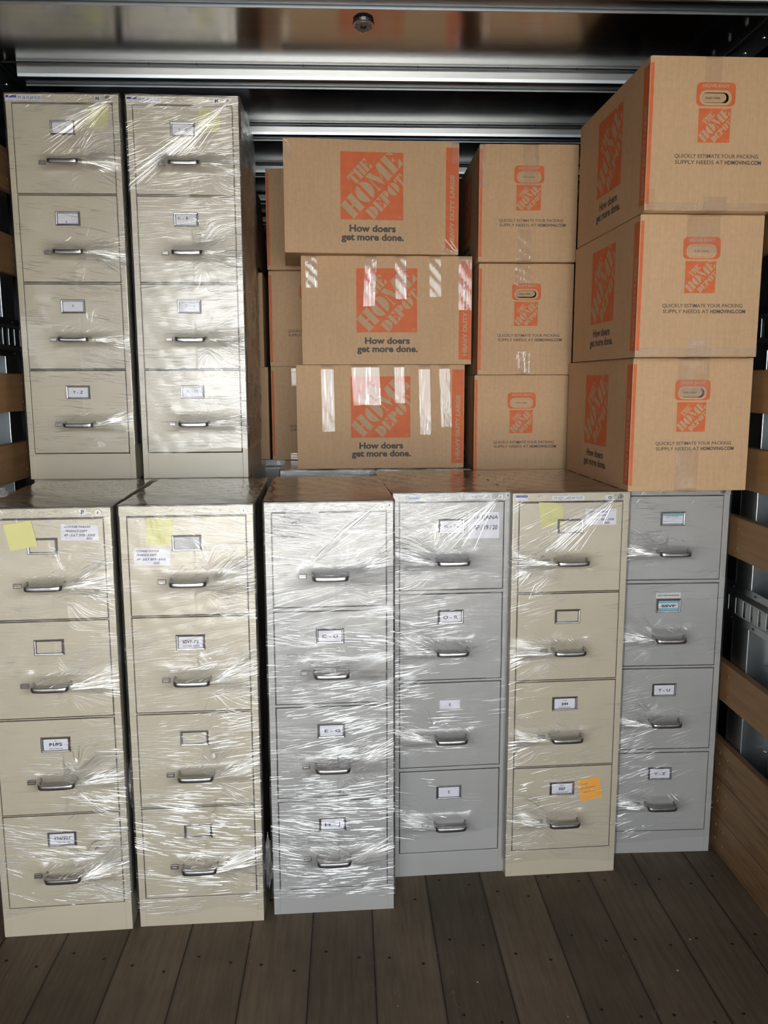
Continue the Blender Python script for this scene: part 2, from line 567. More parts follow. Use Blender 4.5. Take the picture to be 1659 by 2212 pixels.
# stencil letters for the square emblem, unit height, drawn as flat pieces
def arc(cx, cy, rx, ry, a0, a1, n_=14):
    return [(cx+rx*math.cos(math.radians(a0+(a1-a0)*i/n_)), cy+ry*math.sin(math.radians(a0+(a1-a0)*i/n_))) for i in range(n_+1)]
GLY = {
 'H': (1.0, [[(0, 0), (.46, 0), (.42, .08), (.42, .92), (.46, 1), (0, 1), (.05, .92), (.05, .08)],
             [(.54, 0), (1, 0), (.95, .08), (.95, .92), (1, 1), (.54, 1), (.58, .92), (.58, .08)], [(.43, .45), (.57, .45), (.57, .55), (.43, .55)]]),
 'T': (.86, [[(.22, 0), (.64, 0), (.60, .08), (.60, 1), (.26, 1), (.26, .08)], [(0, 1), (.22, 1), (.22, .93), (.05, .66), (0, .66)], [(.86, 1), (.64, 1), (.64, .93), (.81, .66), (.86, .66)]]),
 'E': (.86, [[(0, 0), (.44, 0), (.41, .08), (.41, .92), (.44, 1), (0, 1), (.05, .92), (.05, .08)],
             [(.49, 1), (.82, 1), (.82, .70), (.76, .70), (.49, .94)], [(.49, 0), (.86, 0), (.86, .34), (.80, .34), (.49, .06)], [(.45, .50), (.62, .36), (.62, .66)]]),
 'O': (1.05, [[(.50, 0)]+list(reversed(arc(.50, .5, .50, .52, 97, 263)))[0:0]+arc(.50, .5, .50, .52, 97, 263)[1:]+[(.455, .03), (.455, .97)],
              arc(.55, .5, .50, .52, -83, 83)+[(.595, .97), (.595, .03)]]),
 'M': (1.25, [[(0, 0), (.24, 0), (.15, .09), (.13, .70), (.08, .70), (.07, .09)],
              [(.0, 1), (.36, 1), (.64, .34), (.56, .0), (.13, .80), (.06, .93)],
              [(.66, .32), (.92, 1), (.98, 1), (1.25, 1), (1.20, .92), (1.20, .08), (1.25, 0), (.78, 0), (.83, .08), (.83, .62), (.68, .22)]]),
 'D': (.92, [[(0, 0), (.43, 0), (.40, .08), (.40, .92), (.43, 1), (0, 1), (.05, .92), (.05, .08)], arc(.46, .5, .46, .5, -88, 88)]),
 'P': (.86, [[(0, 0), (.46, 0), (.41, .08), (.41, .92), (.44, 1), (0, 1), (.05, .92), (.05, .08)], arc(.46, .70, .40, .30, -88, 88)]),
}
GLY['O'] = (1.05, [arc(.50, .5, .50, .52, 97, 263), arc(.55, .5, .50, .52, -83, 83)])
def stencil_line(word, gap=0.05):
    x = 0; out = []
    for ch in word:
        w, polys = GLY[ch]
        for p in polys:
            out.append([(x+a, b) for a, b in p])
        x += w+gap
    return out, x-gap
def emblem(mb, cx, cz, w, h, y, P=None):
    """orange square with the three stencil words climbing its diagonal"""
    P = P or (lambda p: p)
    mb.poly([P(q) for q in ((cx-w/2, y, cz-h/2), (cx+w/2, y, cz-h/2), (cx+w/2, y, cz+h/2), (cx-w/2, y, cz+h/2))], ORANGE)
    a = math.radians(46.5)
    ca, sa = math.cos(a), math.sin(a)
    # (word, start x, start z, letter height, total length) in emblem units (0..1)
    for word, ax, az, lh, ln in (('THE', .235, .50, .185, .40), ('HOME', .205, .0, .30, 1.16), ('DEPOT', .525, -.005, .185, .80)):
        polys, tw = stencil_line(word)
        for p in polys:
            q = []
            for (u, v) in p:
                X = u/tw*ln; Z = v*lh
                ex = ax+X*ca-Z*sa; ez = az+X*sa+Z*ca
                ex = min(1.0, max(0.0, ex)); ez = min(1.0, max(0.0, ez))
                q.append(P((cx-w/2+ex*w, y-0.0004, cz-h/2+ez*h)))
            mb.poly(q, CARTON_PRINTGAP)
    # registered mark ring
    for k in range(16):
        a0, a1 = 2*PI*k/16, 2*PI*(k+1)/16
        pts = [(cx+w*.445+w*r*math.cos(t), y-0.0004, cz-h*.455+w*r*math.sin(t)) for r, t in ((.026, a0), (.026, a1), (.021, a1), (.021, a0))]
        mb.poly([P(q) for q in pts], CARTON_PRINTGAP)
    put_text(mb, 'R', cx+w*.445, cz-h*.468, w*.026, CARTON_PRINTGAP, y-0.0004, P=P)

# ------------------------------------------------------------------ the truck body
XL, XR = -1.21, 1.305          # inner faces of the slats
Y0, Y1 = DOOR_Y, 6.4
mb = MB()
mb.box(XL-.14, XR+.14, Y0, Y1, -0.06, 0.0, FLOORMAT)
tag(mb.build('floor'), 'dark brown worn plank floor of the truck with sunk screws', kind='structure')
for side, x in (('left', XL), ('right', XR)):
    s = -1 if side == 'left' else 1
    mb = MB()
    xo = x+s*0.115
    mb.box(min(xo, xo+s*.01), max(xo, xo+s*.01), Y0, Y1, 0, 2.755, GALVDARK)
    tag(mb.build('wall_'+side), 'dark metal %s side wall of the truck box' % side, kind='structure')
mb = MB()
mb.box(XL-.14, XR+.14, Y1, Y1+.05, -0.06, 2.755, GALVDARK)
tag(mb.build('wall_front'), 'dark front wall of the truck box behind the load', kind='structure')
mb = MB()
mb.box(XL-.14, XR+.14, Y0, Y1, 2.735, 2.755, ROOFMETAL)
tag(mb.build('ceiling'), 'shiny aluminium roof sheet of the truck box', kind='structure')
mb = MB()
mb.box(-30, 30, -40, DOOR_Y-0.02, -1.1, -1.05, simple('concrete_yard', (0.34, 0.335, 0.32, 1), 0.9, var=0.2, vscale=3))
tag(mb.build('trim_1'), 'pale concrete yard outside the open rear of the truck', kind='structure')

# roof bows
k = 2
BX0, BX1 = XL+.110, XR-.085
for yl in [2.4865+0.6415*i for i in range(-6, 7)]:
    if yl < Y0+.1 or yl > Y1-.1: continue
    mb = MB()
    yf = yl-.085
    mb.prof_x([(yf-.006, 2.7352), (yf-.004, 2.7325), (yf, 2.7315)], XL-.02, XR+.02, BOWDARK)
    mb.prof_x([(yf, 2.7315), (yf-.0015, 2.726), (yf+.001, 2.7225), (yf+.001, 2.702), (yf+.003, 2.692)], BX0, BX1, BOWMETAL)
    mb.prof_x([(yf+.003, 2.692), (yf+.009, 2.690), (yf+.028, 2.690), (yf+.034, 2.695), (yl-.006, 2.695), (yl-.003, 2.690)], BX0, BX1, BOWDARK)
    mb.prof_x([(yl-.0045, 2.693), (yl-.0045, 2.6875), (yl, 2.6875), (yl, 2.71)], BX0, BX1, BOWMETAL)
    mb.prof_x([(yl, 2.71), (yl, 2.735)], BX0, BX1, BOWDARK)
    for xx in (-.66, -.50, -.14, .25, .56, .8):
        bm = bmesh.new()
        bmesh.ops.create_icosphere(bm, subdivisions=1, radius=0.0024)
        mb.bm(bm, DARKGAP, Matrix.Translation((xx, yf-.003, 2.733)), True)
    o = tag(mb.build('trim_%d' % k), 'galvanised roof bow across the truck ceiling', kind='structure')
    k += 1
# rails along both upper corners
for side, x in (('left', XL), ('right', XR)):
    s = -1 if side == 'left' else 1
    mb = MB()
    def rb(a, b, z0, z1, mat, bev=0.003):
        x0, x1 = x+s*a, x+s*b
        mb.box(min(x0, x1), max(x0, x1), Y0, Y1, z0, z1, mat, bev)
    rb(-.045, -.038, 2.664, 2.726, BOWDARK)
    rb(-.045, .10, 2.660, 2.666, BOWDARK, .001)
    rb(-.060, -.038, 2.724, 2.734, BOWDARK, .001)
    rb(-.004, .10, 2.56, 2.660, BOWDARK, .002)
    for i in range(int((Y1-Y0)/.12)):
        bm = bmesh.new()
        bmesh.ops.create_icosphere(bm, subdivisions=2, radius=0.006)
        mb.bm(bm, SCREW, Matrix.Translation((x-s*.045, Y0+.06+.12*i, 2.69)), True)
    tag(mb.build('trim_%d' % k), 'riveted metal rail along the upper %s corner of the truck' % side, kind='structure')
    k += 1
# wall posts behind the slats
for side, x, off in (('left', XL, 3.19), ('right', XR, 2.70)):
    s = -1 if side == 'left' else 1
    for i in range(-8, 6):
        yp = off+.61*i
        if yp < Y0+.2 or yp > Y1-.2: continue
        mb = MB()
        def pb(a, b, y0, y1, mat, bev=0.002):
            x0, x1 = x+s*a, x+s*b
            mb.box(min(x0, x1), max(x0, x1), y0, y1, 0.0, 2.66, mat, bev)
        pb(.030, .034, yp-.055, yp+.055, GALV)
        pb(.030, .112, yp-.058, yp-.054, GALV)
        pb(.030, .112, yp+.054, yp+.058, GALV)
        pb(.108, .113, yp-.095, yp-.054, GALV)
        pb(.108, .113, yp+.054, yp+.095, GALVDARK)  # far flange in the dark wall tone, cavity shade put into its colour
        for q in range(18):
            bm = bmesh.new()
            bmesh.ops.create_icosphere(bm, subdivisions=1, radius=0.006)
            mb.bm(bm, SCREW, Matrix.Translation((x+s*.107, yp-.076, .12+.15*q)), True)
        tag(mb.build('trim_%d' % k), 'galvanised upright post of the %s truck wall' % side, kind='structure')
        k += 1

# slats, kick panels and cargo tracks, each a thing of its own
WOODPLUG = simple('wood_plug', (0.20, 0.11, 0.05, 1), 0.5)
def slat(side, x, z0, z1, label, kick=False):
    s = -1 if side == 'left' else 1
    root = MB()
    x0, x1 = x, x+s*(.030 if not kick else .028)
    root.box(min(x0, x1), max(x0, x1), Y0+.05, Y1-.02, z0, z1, KICK if kick else SLATWOOD, .004)
    o = root.build('kick_panel' if kick else 'wall_slat')
    tag(o, label, 'wooden panel' if kick else 'wooden slat', 'wooden slats of the side walls' if not kick else None)
    sc_ = MB()
    off = 3.19 if side == 'left' else 2.70
    for i in range(-8, 6):
        yp = off+.61*i
        if yp < Y0+.2 or yp > Y1-.2: continue
        for zz in ([z0+.035, z1-.035] if not kick else [.05, .1, .19, .24, .33, .37]):
            for dy in ((.0,) if not kick else (-.03, .03)):
                bm = bmesh.new()
                bmesh.ops.create_uvsphere(bm, u_segments=8, v_segments=5, radius=0.0065)
                for v in bm.verts: v.co.x *= 0.35
                sc_.bm(bm, WOODPLUG, Matrix.Translation((x, yp+dy, zz)), True)
    so = sc_.build('screws', o)
    so['kind'] = 'stuff'
    return o
ordn = {0: 'lowest', 1: 'second lowest', 2: 'third from the floor', 3: 'fourth from the floor', 4: 'fifth from the floor', 5: 'highest'}
RS = [(.557, .697), (1.080, 1.218), (1.317, 1.455), (1.569, 1.706), (2.064, 2.200), (2.357, 2.503)]
for side, x in (('left', XL), ('right', XR)):
    for i, (a, b) in enumerate(RS):
        if side == 'left' and i < 2:      # hidden behind the beige cabinets, still carries the wall
            pass
        extra = {('right', 0): 'just above the kick panel beside the grey cabinet', ('right', 1): 'between the cargo track and the cartons',
                 ('right', 2): 'level with the cabinet tops', ('right', 3): 'beside the lowest corner carton',
                 ('left', 2): 'beside the foot of the upper left cabinet', ('left', 3): 'just under the upper cargo track',
                 ('left', 4): 'just above the upper cargo track', ('left', 5): 'beside the upper left cabinet top'}.get((side, i), 'behind the cabinets')
        slat(side, x, a, b, 'brown wooden slat of the %s wall, %s, %s' % (side, ordn[i], extra))
    slat(side, x, 0.0, .41, 'dark wooden kick panel along the foot of the %s wall' % side, True)

def cargo_track(side, x, z0, z1, label, pitch=0.0525):
    s = -1 if side == 'left' else 1
    mb = MB()
    def bx(a, b, y0, y1, za, zb, mat, bev=0.0):
        xa, xb = x+s*a, x+s*b
        mb.box(min(xa, xb), max(xa, xb), y0, y1, za, zb, mat, bev)
    ya, yb = 0.6, Y1-.1
    h = z1-z0
    bx(.024, .029, ya, yb, z0, z0+.024, TRACK, .001)
    bx(.024, .029, ya, yb, z1-.024, z1, TRACK, .001)
    # raised web as bars around the slots
    zi0, zi1 = z0+.024, z1-.024
    for (za, zb, sl) in ((zi0, zi0+.012, 1), (zi1-.012, zi1, -1)):
        c = []
        b = len(mb.v)
        if sl == 1:
            q = [(.026, za), (.008, zb), (.008, zb+.004), (.012, zb+.004), (.029, za+.003)]
        else:
            q = [(.026, zb), (.008, za), (.008, za-.004), (.012, za-.004), (.029, zb-.003)]
        for y in (ya, yb):
            for (a, z) in q: mb.v.append((x+s*a, y, z))
        kk = mb.mi(TRACK)
        for j in range(len(q)):
            j2 = (j+1) % len(q)
            mb.f.append((b+j, b+j2, b+len(q)+j2, b+len(q)+j)); mb.m.append(kk); mb.s.append(False)
    zs0, zs1 = zi0+.014, zi1-.014
    n_ = int((yb-ya)/pitch)
    for i in range(n_):
        y = ya+i*pitch
        bx(.008, .0115, y, y+pitch-.017, zs0, zs1, TRACK, .0008)
    bx(.0275, .0285, ya, yb, zs0, zs1, GALV)
    o = mb.build('cargo_track')
    tag(o, label, 'cargo track')
    bm_ = MB()
    for i in range(int((yb-ya)/.15)):
        for zz in (z0+.012, z1-.012):
            bm = bmesh.new()
            bmesh.ops.create_uvsphere(bm, u_segments=8, v_segments=6, radius=0.0085 if i % 4 == 0 else .0035)
            bm_.bm(bm, SCREW if i % 4 == 0 else DARKGAP, Matrix.Translation((x+s*.023, ya+.05+.15*i, zz)), True)
    so = bm_.build('rivets', o)
    so['kind'] = 'stuff'
cargo_track('right', XR, .850, .983, 'slotted metal cargo track low on the right wall')
cargo_track('left', XL, .850, .983, 'slotted metal cargo track low on the left wall behind the cabinets')
cargo_track('right', XR, 1.768, 1.906, 'slotted metal cargo track on the right wall beside the cartons')
cargo_track('left', XL, 1.768, 1.906, 'slotted metal cargo track on the left wall beside the upper cabinet')

# round lamp hanging under the nearest roof bow
lamp = empty('ceiling_light', (0.054, 2.527, 2.6645))
lamp.scale = (.93, .93, .93)
lamp.rotation_euler = (math.radians(-12), 0, 0)
tag(lamp, 'small round black-finned lamp under the nearest roof bow', 'ceiling light')
mb = MB()
for i in range(22):
    a = 2*PI*i/22
    M = Matrix.Rotation(a, 4, 'Z')
    mb.box(.016, .031, -.0012, .0012, .004, .020, BLACKPLASTIC, 0, M)
bm = bmesh.new(); bmesh.ops.create_cone(bm, cap_ends=True, segments=28, radius1=.020, radius2=.020, depth=.024)
mb.bm(bm, BLACKPLASTIC, Matrix.Translation((0, 0, .014)))
mb.build('heat_sink', lamp)
mb = MB()
bm = bmesh.new(); bmesh.ops.create_cone(bm, cap_ends=True, segments=32, radius1=.031, radius2=.033, depth=.008)
mb.bm(bm, CHROME, Matrix.Translation((0, 0, .001)))
bm = bmesh.new(); bmesh.ops.create_cone(bm, cap_ends=True, segments=28, radius1=.024, radius2=.026, depth=.004)
mb.bm(bm, simple('lamp_body_grey', (.10, .09, .085, 1), .5), Matrix.Translation((0, 0, -.0045)))
for i in range(5):
    a = 2*PI*i/5+.4
    bm = bmesh.new(); bmesh.ops.create_cone(bm, cap_ends=True, segments=8, radius1=.0022, radius2=.0022, depth=.008)
    mb.bm(bm, SCREW, Matrix.Translation((.027*math.cos(a), .027*math.sin(a), -.005)))
mb.build('rim', lamp)
mb = MB()
bm = bmesh.new(); bmesh.ops.create_uvsphere(bm, u_segments=20, v_segments=10, radius=.010)
mb.bm(bm, simple('dark_lens', (.02, .02, .02, 1), .1), Matrix.Translation((0, 0, -.007)) @ Matrix.Diagonal((1, 1, .45, 1)), True)
mb.build('lens', lamp)

# ------------------------------------------------------------------ stretch film geometry
def film(root, W, D, z0f, ztop, handles, seed, side_dir=1, tent=0.034, top=True, tie=None, dens_rows=None, name='stretch_film', full_sides=False, noface=False, pleats=None):
    """wrap around a cabinet: front sheet tented over the handles, both sides, optional top sheet"""
    rnd = random.Random(seed)
    NX, NZ = 54, 176
    off = 0.0035
    us = []
    hs = -W/2-off; he = W/2+off
    sd = D+.004 if full_sides else .16
    # perimeter samples: left side (back->front), front, right side
    NS = 26 if full_sides else 8
    for i in range(NS): us.append(('L', sd*(1-i/NS)))
    for i in range(NX+1): us.append(('F', hs+(he-hs)*i/NX))
    for i in range(1, NS+1): us.append(('R', sd*i/NS))
    me_v, me_f, uvs, dens = [], [], [], []
    def sidebulge(q, z):
        if not full_sides: return 0.0
        u_ = min(1.0, q/D)
        return .016*math.sin(PI*u_)*(.6+.5*mnoise.noise(Vector((q*9, z*11, seed))))+.004*mnoise.noise(Vector((q*40, z*60, seed)))
    def disp(xf, z):
        d = 0.0
        for hi_, (hz, on) in enumerate(handles):
            if not on: continue
            dz = z-hz
            hx0, hx1 = -.052, .055
            if hx0 <= xf <= hx1: g = 1.0
            elif xf > hx1: g = max(0.0, 1-(xf-hx1)/(W/2-hx1))**(1.0 if side_dir > 0 else 6.0)
            else: g = max(0.0, 1-(hx0-xf)/(W/2+hx0))**(1.0 if side_dir < 0 else 6.0)
            wz = .034+.014*(hi_ % 2) if dz > 0 else .022
            prof = max(0.0, 1-abs(dz)/(wz*(1.0+0.6*(1-g))))
            d += tent*g*prof*prof*(3-2*prof)
        return d
    ph = [rnd.uniform(0, 6.28) for _ in range(8)]
    am = [rnd.uniform(.6, 1.4) for _ in range(8)]
    for r in range(NZ+1):
        t = r/NZ
        for (kd, q) in us:
            xf = hs if kd == 'L' else he if kd == 'R' else q
            sfar = (-q if kd == 'L' else q if kd == 'R' else 0.0)
            s = xf+sfar
            zb = z0f(xf)
            z = zb+(ztop+off-zb)*t
            d = 0.0; vshift = 0.0; dn = 0.30; cr = 0.0
            for hi_, (hz, on) in enumerate(handles):
                if not on: continue
                dz = z-hz
                # over the bar the film stands off; it slopes back to the cabinet edge on the pulled side
                hx0, hx1 = -.052, .055
                if hx0 <= xf <= hx1: g = 1.0
                elif xf > hx1:
                    e = (xf-hx1)/(W/2-hx1)
                    g = max(0.0, 1-e)**(1.0 if side_dir > 0 else 6.0)
                else:
                    e = (hx0-xf)/(W/2+hx0)
                    g = max(0.0, 1-e)**(1.0 if side_dir < 0 else 6.0)
                wz = .034+.014*(hi_ % 2) if dz > 0 else .022
                wz2 = wz*(1.0+0.6*(1-g))
                prof = max(0.0, 1-abs(dz)/wz2)
                prof = prof*prof*(3-2*prof)
                d += tent*g*prof
                conv = math.exp(-(dz/.075)**2)
                sidef = 1.0 if (xf-.0)*side_dir > .02 else .35
                xx = abs(xf-side_dir*.055)
                kk = 2.4*math.exp(-xx/.06)*sidef
                vshift += dz*kk*conv
                dn += 0.62*math.exp(-((dz-.012)/.060)**2)*(1.0 if (xf*side_dir) > .02 else .25)
            edge = min(xf-hs, he-xf)
            dn += .22*math.exp(-edge/.035) if (xf*side_dir) > 0 else .06
            slope = sum(am[i]*math.sin(z*(5+3.1*i)+ph[i])*(.075/(1+.4*i)) for i in range(5))
            v = z+vshift+s*slope
            if dens_rows:
                dn *= dens_rows(xf, z)
            # crumple near the top rim
            if t > .86:
                cr = max(0.0, (t-.86)/.14)*.45
            wob = .0004*math.sin(z*90+xf*30+ph[5])+.0004*math.sin(z*37-xf*55+ph[6])
            wob *= min(1.0, edge/.03) if kd == 'F' else 0
            dens.append((min(1.0, max(0, dn)), cr))
            if kd == 'F': p = (xf, -off-d-abs(wob), z)
            elif kd == 'L': p = (hs-.001, q-off, z)
            else: p = (he+.001+sidebulge(q, z), q-off, z)
            if kd != 'F' and full_sides: dens[-1] = (.9, .75)
            me_v.append(p); uvs.append((s, v))
    nu = len(us)
    for r in range(NZ):
        for c in range(nu-1):
            a = r*nu+c
            if us[c][0] == us[c+1][0] or True:
                me_f.append((a, a+1, a+1+nu, a+nu))
    if top:
        b = len(me_v); TX, TY = 30, 24
        for j in range(TY+1):
            for i in range(TX+1):
                x = hs+(he-hs)*i/TX; y = -off+(D+.003)*j/TY
                z = ztop+off+.0008*math.sin(x*70+y*40+ph[2])+.0008*math.sin(x*31-y*83)
                me_v.append((x, y, z))
                cx_, cy_ = (x-W/2*side_dir), (y-.05)
                ang = math.atan2(cy_, abs(cx_)+.02)
                uvs.append((math.hypot(cx_, cy_), ang*.22+.3)); dens.append((.62, .16))
        for j in range(TY):
            for i in range(TX):
                a = b+j*(TX+1)+i
                me_f.append((a, a+1, a+TX+2, a+TX+1))
    if tie:
        # gathered ropes of film pulled tight across the face: (x0,z0,x1,z1,width,bulge)
        for (x0, z0, x1, z1, wd, bl) in tie:
            b = len(me_v); N = 46; C = 7
            L_ = math.hypot(x1-x0, z1-z0); nx, nz = -(z1-z0)/L_, (x1-x0)/L_
            for i in range(N+1):
                t = i/N
                w_ = wd*(.45+.75*t+.25*math.sin(t*9+ph[3]))
                cxp, czp = x0+(x1-x0)*t, z0+(z1-z0)*t
                sag = .010*math.sin(t*PI)
                for c in range(C):
                    a = (c/(C-1)-.5)
                    yy = -off-.004-bl*math.sin(t*PI)-(.0030 if c % 2 else 0.0)-.002*math.cos(a*PI)
                    me_v.append((cxp+nx*w_*a+sag*nx, yy, czp+nz*w_*a+sag*nz))
                    uvs.append((t*L_*1.0, z0+a*w_*1.2)); dens.append((.95, .25))
            for i in range(N):
                for c in range(C-1):
                    a = b+i*C+c
                    me_f.append((a, a+1, a+C+1, a+C))
    nfilm = len(me_f)
    def pleat(p0, p1, w_, surf='F', bow=0.0):
        L_ = math.hypot(p1[0]-p0[0], p1[1]-p0[1])
        if L_ < .004: return
        tx, tz = (p1[0]-p0[0])/L_, (p1[1]-p0[1])/L_
        nx, nz = -tz, tx
        if nz < 0: nx, nz = -nx, -nz
        b = len(me_v)
        N = max(3, int(L_/.018))
        hgt = w_*rnd.uniform(.10, .24)
        for i in range(N+1):
            t = i/N
            tap = math.sin(PI*min(1, max(0, t*.92+.04)))**.5
            cx_ = p0[0]+(p1[0]-p0[0])*t+nx*bow*math.sin(PI*t)
            cz_ = p0[1]+(p1[1]-p0[1])*t+nz*bow*math.sin(PI*t)
            for (o_, hh) in ((-.5, 0.0), (0.0, 1.0), (.5, 0.0)):
                x = cx_+nx*w_*tap*o_; z = cz_+nz*w_*tap*o_
                if surf == 'F': x = min(he, max(hs, x))
                if surf == 'R':
                    me_v.append((he+.002+sidebulge(max(0, x+off), z)+hgt*hh*tap, x, z))
                elif surf == 'F':
                    me_v.append((x, -off-disp(x, z)-.0007-hgt*hh*tap, z))
                else:
                    me_v.append((x, z, ztop+off+.0018+hgt*hh*tap))
                uvs.append((x, z)); dens.append((.5, 0))
        for i in range(N):
            for c in (0, 1):
                a = b+i*3+c
                me_f.append((a, a+1, a+4, a+3))
    if pleats:
        def slope_at(x, z):
            # interpolated pull direction (rise per metre) given per cabinet as (z, left, right)
            tb = pleats['slopes']
            if z >= tb[0][0]: l, r_ = tb[0][1], tb[0][2]
            elif z <= tb[-1][0]: l, r_ = tb[-1][1], tb[-1][2]
            else:
                for q in range(len(tb)-1):
                    if tb[q+1][0] <= z <= tb[q][0]:
                        k_ = (z-tb[q+1][0])/(tb[q][0]-tb[q+1][0])
                        l = tb[q+1][1]*(1-k_)+tb[q][1]*k_; r_ = tb[q+1][2]*(1-k_)+tb[q][2]*k_
                        break
            u_ = (x-hs)/(he-hs)
            return l*(1-u_)+r_*u_
        made = 0; tries = 0
        while made < pleats['n'] and tries < pleats['n']*30:
            tries += 1
            x, z = rnd.uniform(hs, he), rnd.uniform(.04, ztop)
            if z < z0f(x)+.004: continue
            wgt = dens_rows(x, z) if dens_rows else .5
            wgt *= (1.25 if x*side_dir > 0 else .55)
            if mnoise.noise(Vector((x*7+seed, z*9, 0))) < -.12: wgt *= .3
            if rnd.random() > wgt/1.6: continue
            m_ = slope_at(x, z)+rnd.gauss(0, .035)
            for q in range(rnd.randint(3, 9)):
                zz = z+rnd.uniform(-.018, .018); xx = x+rnd.uniform(-.03, .03)
                L_ = rnd.uniform(.010, .055)*rnd.choice((1, 1, 1.8))
                dx = L_/math.hypot(1, m_)
                x0, x1 = max(hs+.001, xx-dx/2), min(he-.001, xx+dx/2)
                z0_, z1_ = zz+m_*(x0-xx), zz+m_*(x1-xx)
                if min(z0_, z1_) < z0f(xx) or max(z0_, z1_) > ztop: continue
                pleat((x0, z0_), (x1, z1_), rnd.choice((.0007, .0009, .0011, .0016)), bow=rnd.uniform(-.001, .001))
            made += 1
        for hi_, (hz, on) in enumerate(handles):
            amt, up_, dn_ = pleats['fans'][hi_]
            hx = .060*side_dir; ed = (W/2)*side_dir
            for q in range(int(amt)):
                # clustered directions between the two limits
                tz = hz+.006+rnd.choice((rnd.uniform(dn_, up_), rnd.gauss((up_+dn_)/2, .018)))
                t0 = rnd.uniform(0, .75); t1 = min(1.0, t0+rnd.uniform(.12, .55))
                zs = hz+rnd.uniform(-.002, .016)
                P0 = (hx+(ed-hx)*t0, zs+(tz-zs)*t0); P1 = (hx+(ed-hx)*t1, zs+(tz-zs)*t1)
                pleat(P0, P1, rnd.choice((.0008, .0011, .0016, .0022)), bow=rnd.uniform(-.002, .002))
            # short gathered creases arching over the bar
            for q in range(int(amt*.35)):
                x = rnd.uniform(-.05, .06); z = hz+rnd.uniform(.010, .050)
                m_ = side_dir*rnd.uniform(.2, 1.0)
                L_ = rnd.uniform(.008, .028)
                pleat((x-L_/2, z-m_*L_/2), (x+L_/2, z+m_*L_/2), rnd.choice((.0008, .0014)))
        for (ax, az, tx_, tz_, spx, spz, cnt, wmax) in pleats.get('ties', ()):
            for q in range(cnt):
                ex = tx_+rnd.gauss(0, spx); ez = tz_+rnd.gauss(0, spz)
                t0 = rnd.uniform(0, .7); t1 = min(1.0, t0+rnd.uniform(.15, .5))
                sx_, sz_ = ax+rnd.gauss(0, .0025), az+rnd.gauss(0, .0025)
                pleat((sx_+(ex-sx_)*t0, sz_+(ez-sz_)*t0), (sx_+(ex-sx_)*t1, sz_+(ez-sz_)*t1), rnd.uniform(.0007, wmax))
        # crinkles just under the top rim
        for q in range(pleats.get('rim', 60)):
            x = rnd.uniform(hs, he); z = ztop-abs(rnd.gauss(0, .022))-.003
            a = rnd.gauss(0, .45); L_ = rnd.uniform(.004, .022)
            if x-L_ < hs or x+L_ > he: continue
            pleat((x-L_/2*math.cos(a), z-L_/2*math.sin(a)), (x+L_/2*math.cos(a), min(ztop, z+L_/2*math.sin(a))), rnd.uniform(.0007, .0014))
        for q in range(pleats.get('side', 0)):
            y = rnd.triangular(.02, D-.06, D-.1); z = rnd.uniform(.12, ztop-.02)
            a = rnd.gauss(.75, .35); L_ = rnd.uniform(.015, .09)
            y1 = min(D-.005, y+L_*math.cos(a)*1.6); z1 = z+L_*math.sin(a)
            if z1 < ztop: pleat((y, z), (y1, z1), rnd.uniform(.0010, .0035), 'R', rnd.uniform(-.004, .004))
        if top:
            for q in range(300):
                y = rnd.uniform(.01, D-.03); x = rnd.uniform(hs+.02, he-.02)
                a = math.atan2(y-.0, x-W/2*side_dir)+rnd.gauss(0, .12)
                L_ = rnd.uniform(.02, .10)
                x1, y1 = x+L_*math.cos(a), y+L_*math.sin(a)
                if not (hs < x1 < he and .0 < y1 < D-.01): continue
                pleat((x, y), (x1, y1), rnd.uniform(.0008, .0024), 'T')
    me = bpy.data.meshes.new(name)
    me.from_pydata(me_v, [], me_f)
    me.materials.append(FILM)
    me.materials.append(PLEAT)
    for i in range(nfilm, len(me_f)): me.polygons[i].material_index = 1
    uvl = me.uv_layers.new(name='pull')
    ca = me.color_attributes.new('dens', 'FLOAT_COLOR', 'POINT')
    for l in me.loops:
        uvl.data[l.index].uv = uvs[l.vertex_index]
    for i, (a, c) in enumerate(dens):
        ca.data[i].color = (a, c, 1 if me_v[i][2] > ztop+off*.5 and me_v[i][1] > 0 else (.6 if me_v[i][1] > .02 else 0), 1)
    for p in me.polygons: p.use_smooth = p.index < nfilm
    me.update()
    o = bpy.data.objects.new(name, me)
    COL.objects.link(o)
    o.parent = root
    o['label'] = 'clear stretch film wrapped around the cabinet'
    return o

# ------------------------------------------------------------------ filing cabinets
def front_note(root, name, corners, mat, lines=(), y=-.0016, ink=None, label=None, yoff=0.0012):
    """small paper lying on the cabinet front; corners TL,TR,BR,BL in (x,z); lines = (text, u, v, h) in 0..1 of the paper"""
    mb = MB()
    TL, TR, BR, BL = [Vector((c[0], 0, c[1])) for c in corners]
    f = [(p.x, y, p.z) for p in (BL, BR, TR, TL)]
    b = [(p.x, y+yoff, p.z) for p in (BL, BR, TR, TL)]
    mb.poly(f, mat)
    mb.poly(list(reversed(b)), mat)
    for i in range(4):
        j = (i+1) % 4
        mb.poly([f[j], f[i], b[i], b[j]], mat)
    ex = (BR-BL); ez = (TL-BL)
    rot = math.atan2(ex.z, ex.x)
    for (s, u, v, h, wd, bold, shear, m2) in lines:
        c = BL+ex*u+ez*v
        put_text(mb, s, c.x, c.z, h, m2 or ink or INK, y-.0005, wd, bold, shear, rot)
    o = mb.build(name, root)
    if label: o['label'] = label
    return o

def rectc(x0, x1, z0, z1):
    return [(x0, z1), (x1, z1), (x1, z0), (x0, z0)]

def T(s, u, v, h, wd=None, bold=0.022, shear=0.0, mat=None):
    return (s, u, v, h, wd, bold, shear, mat)

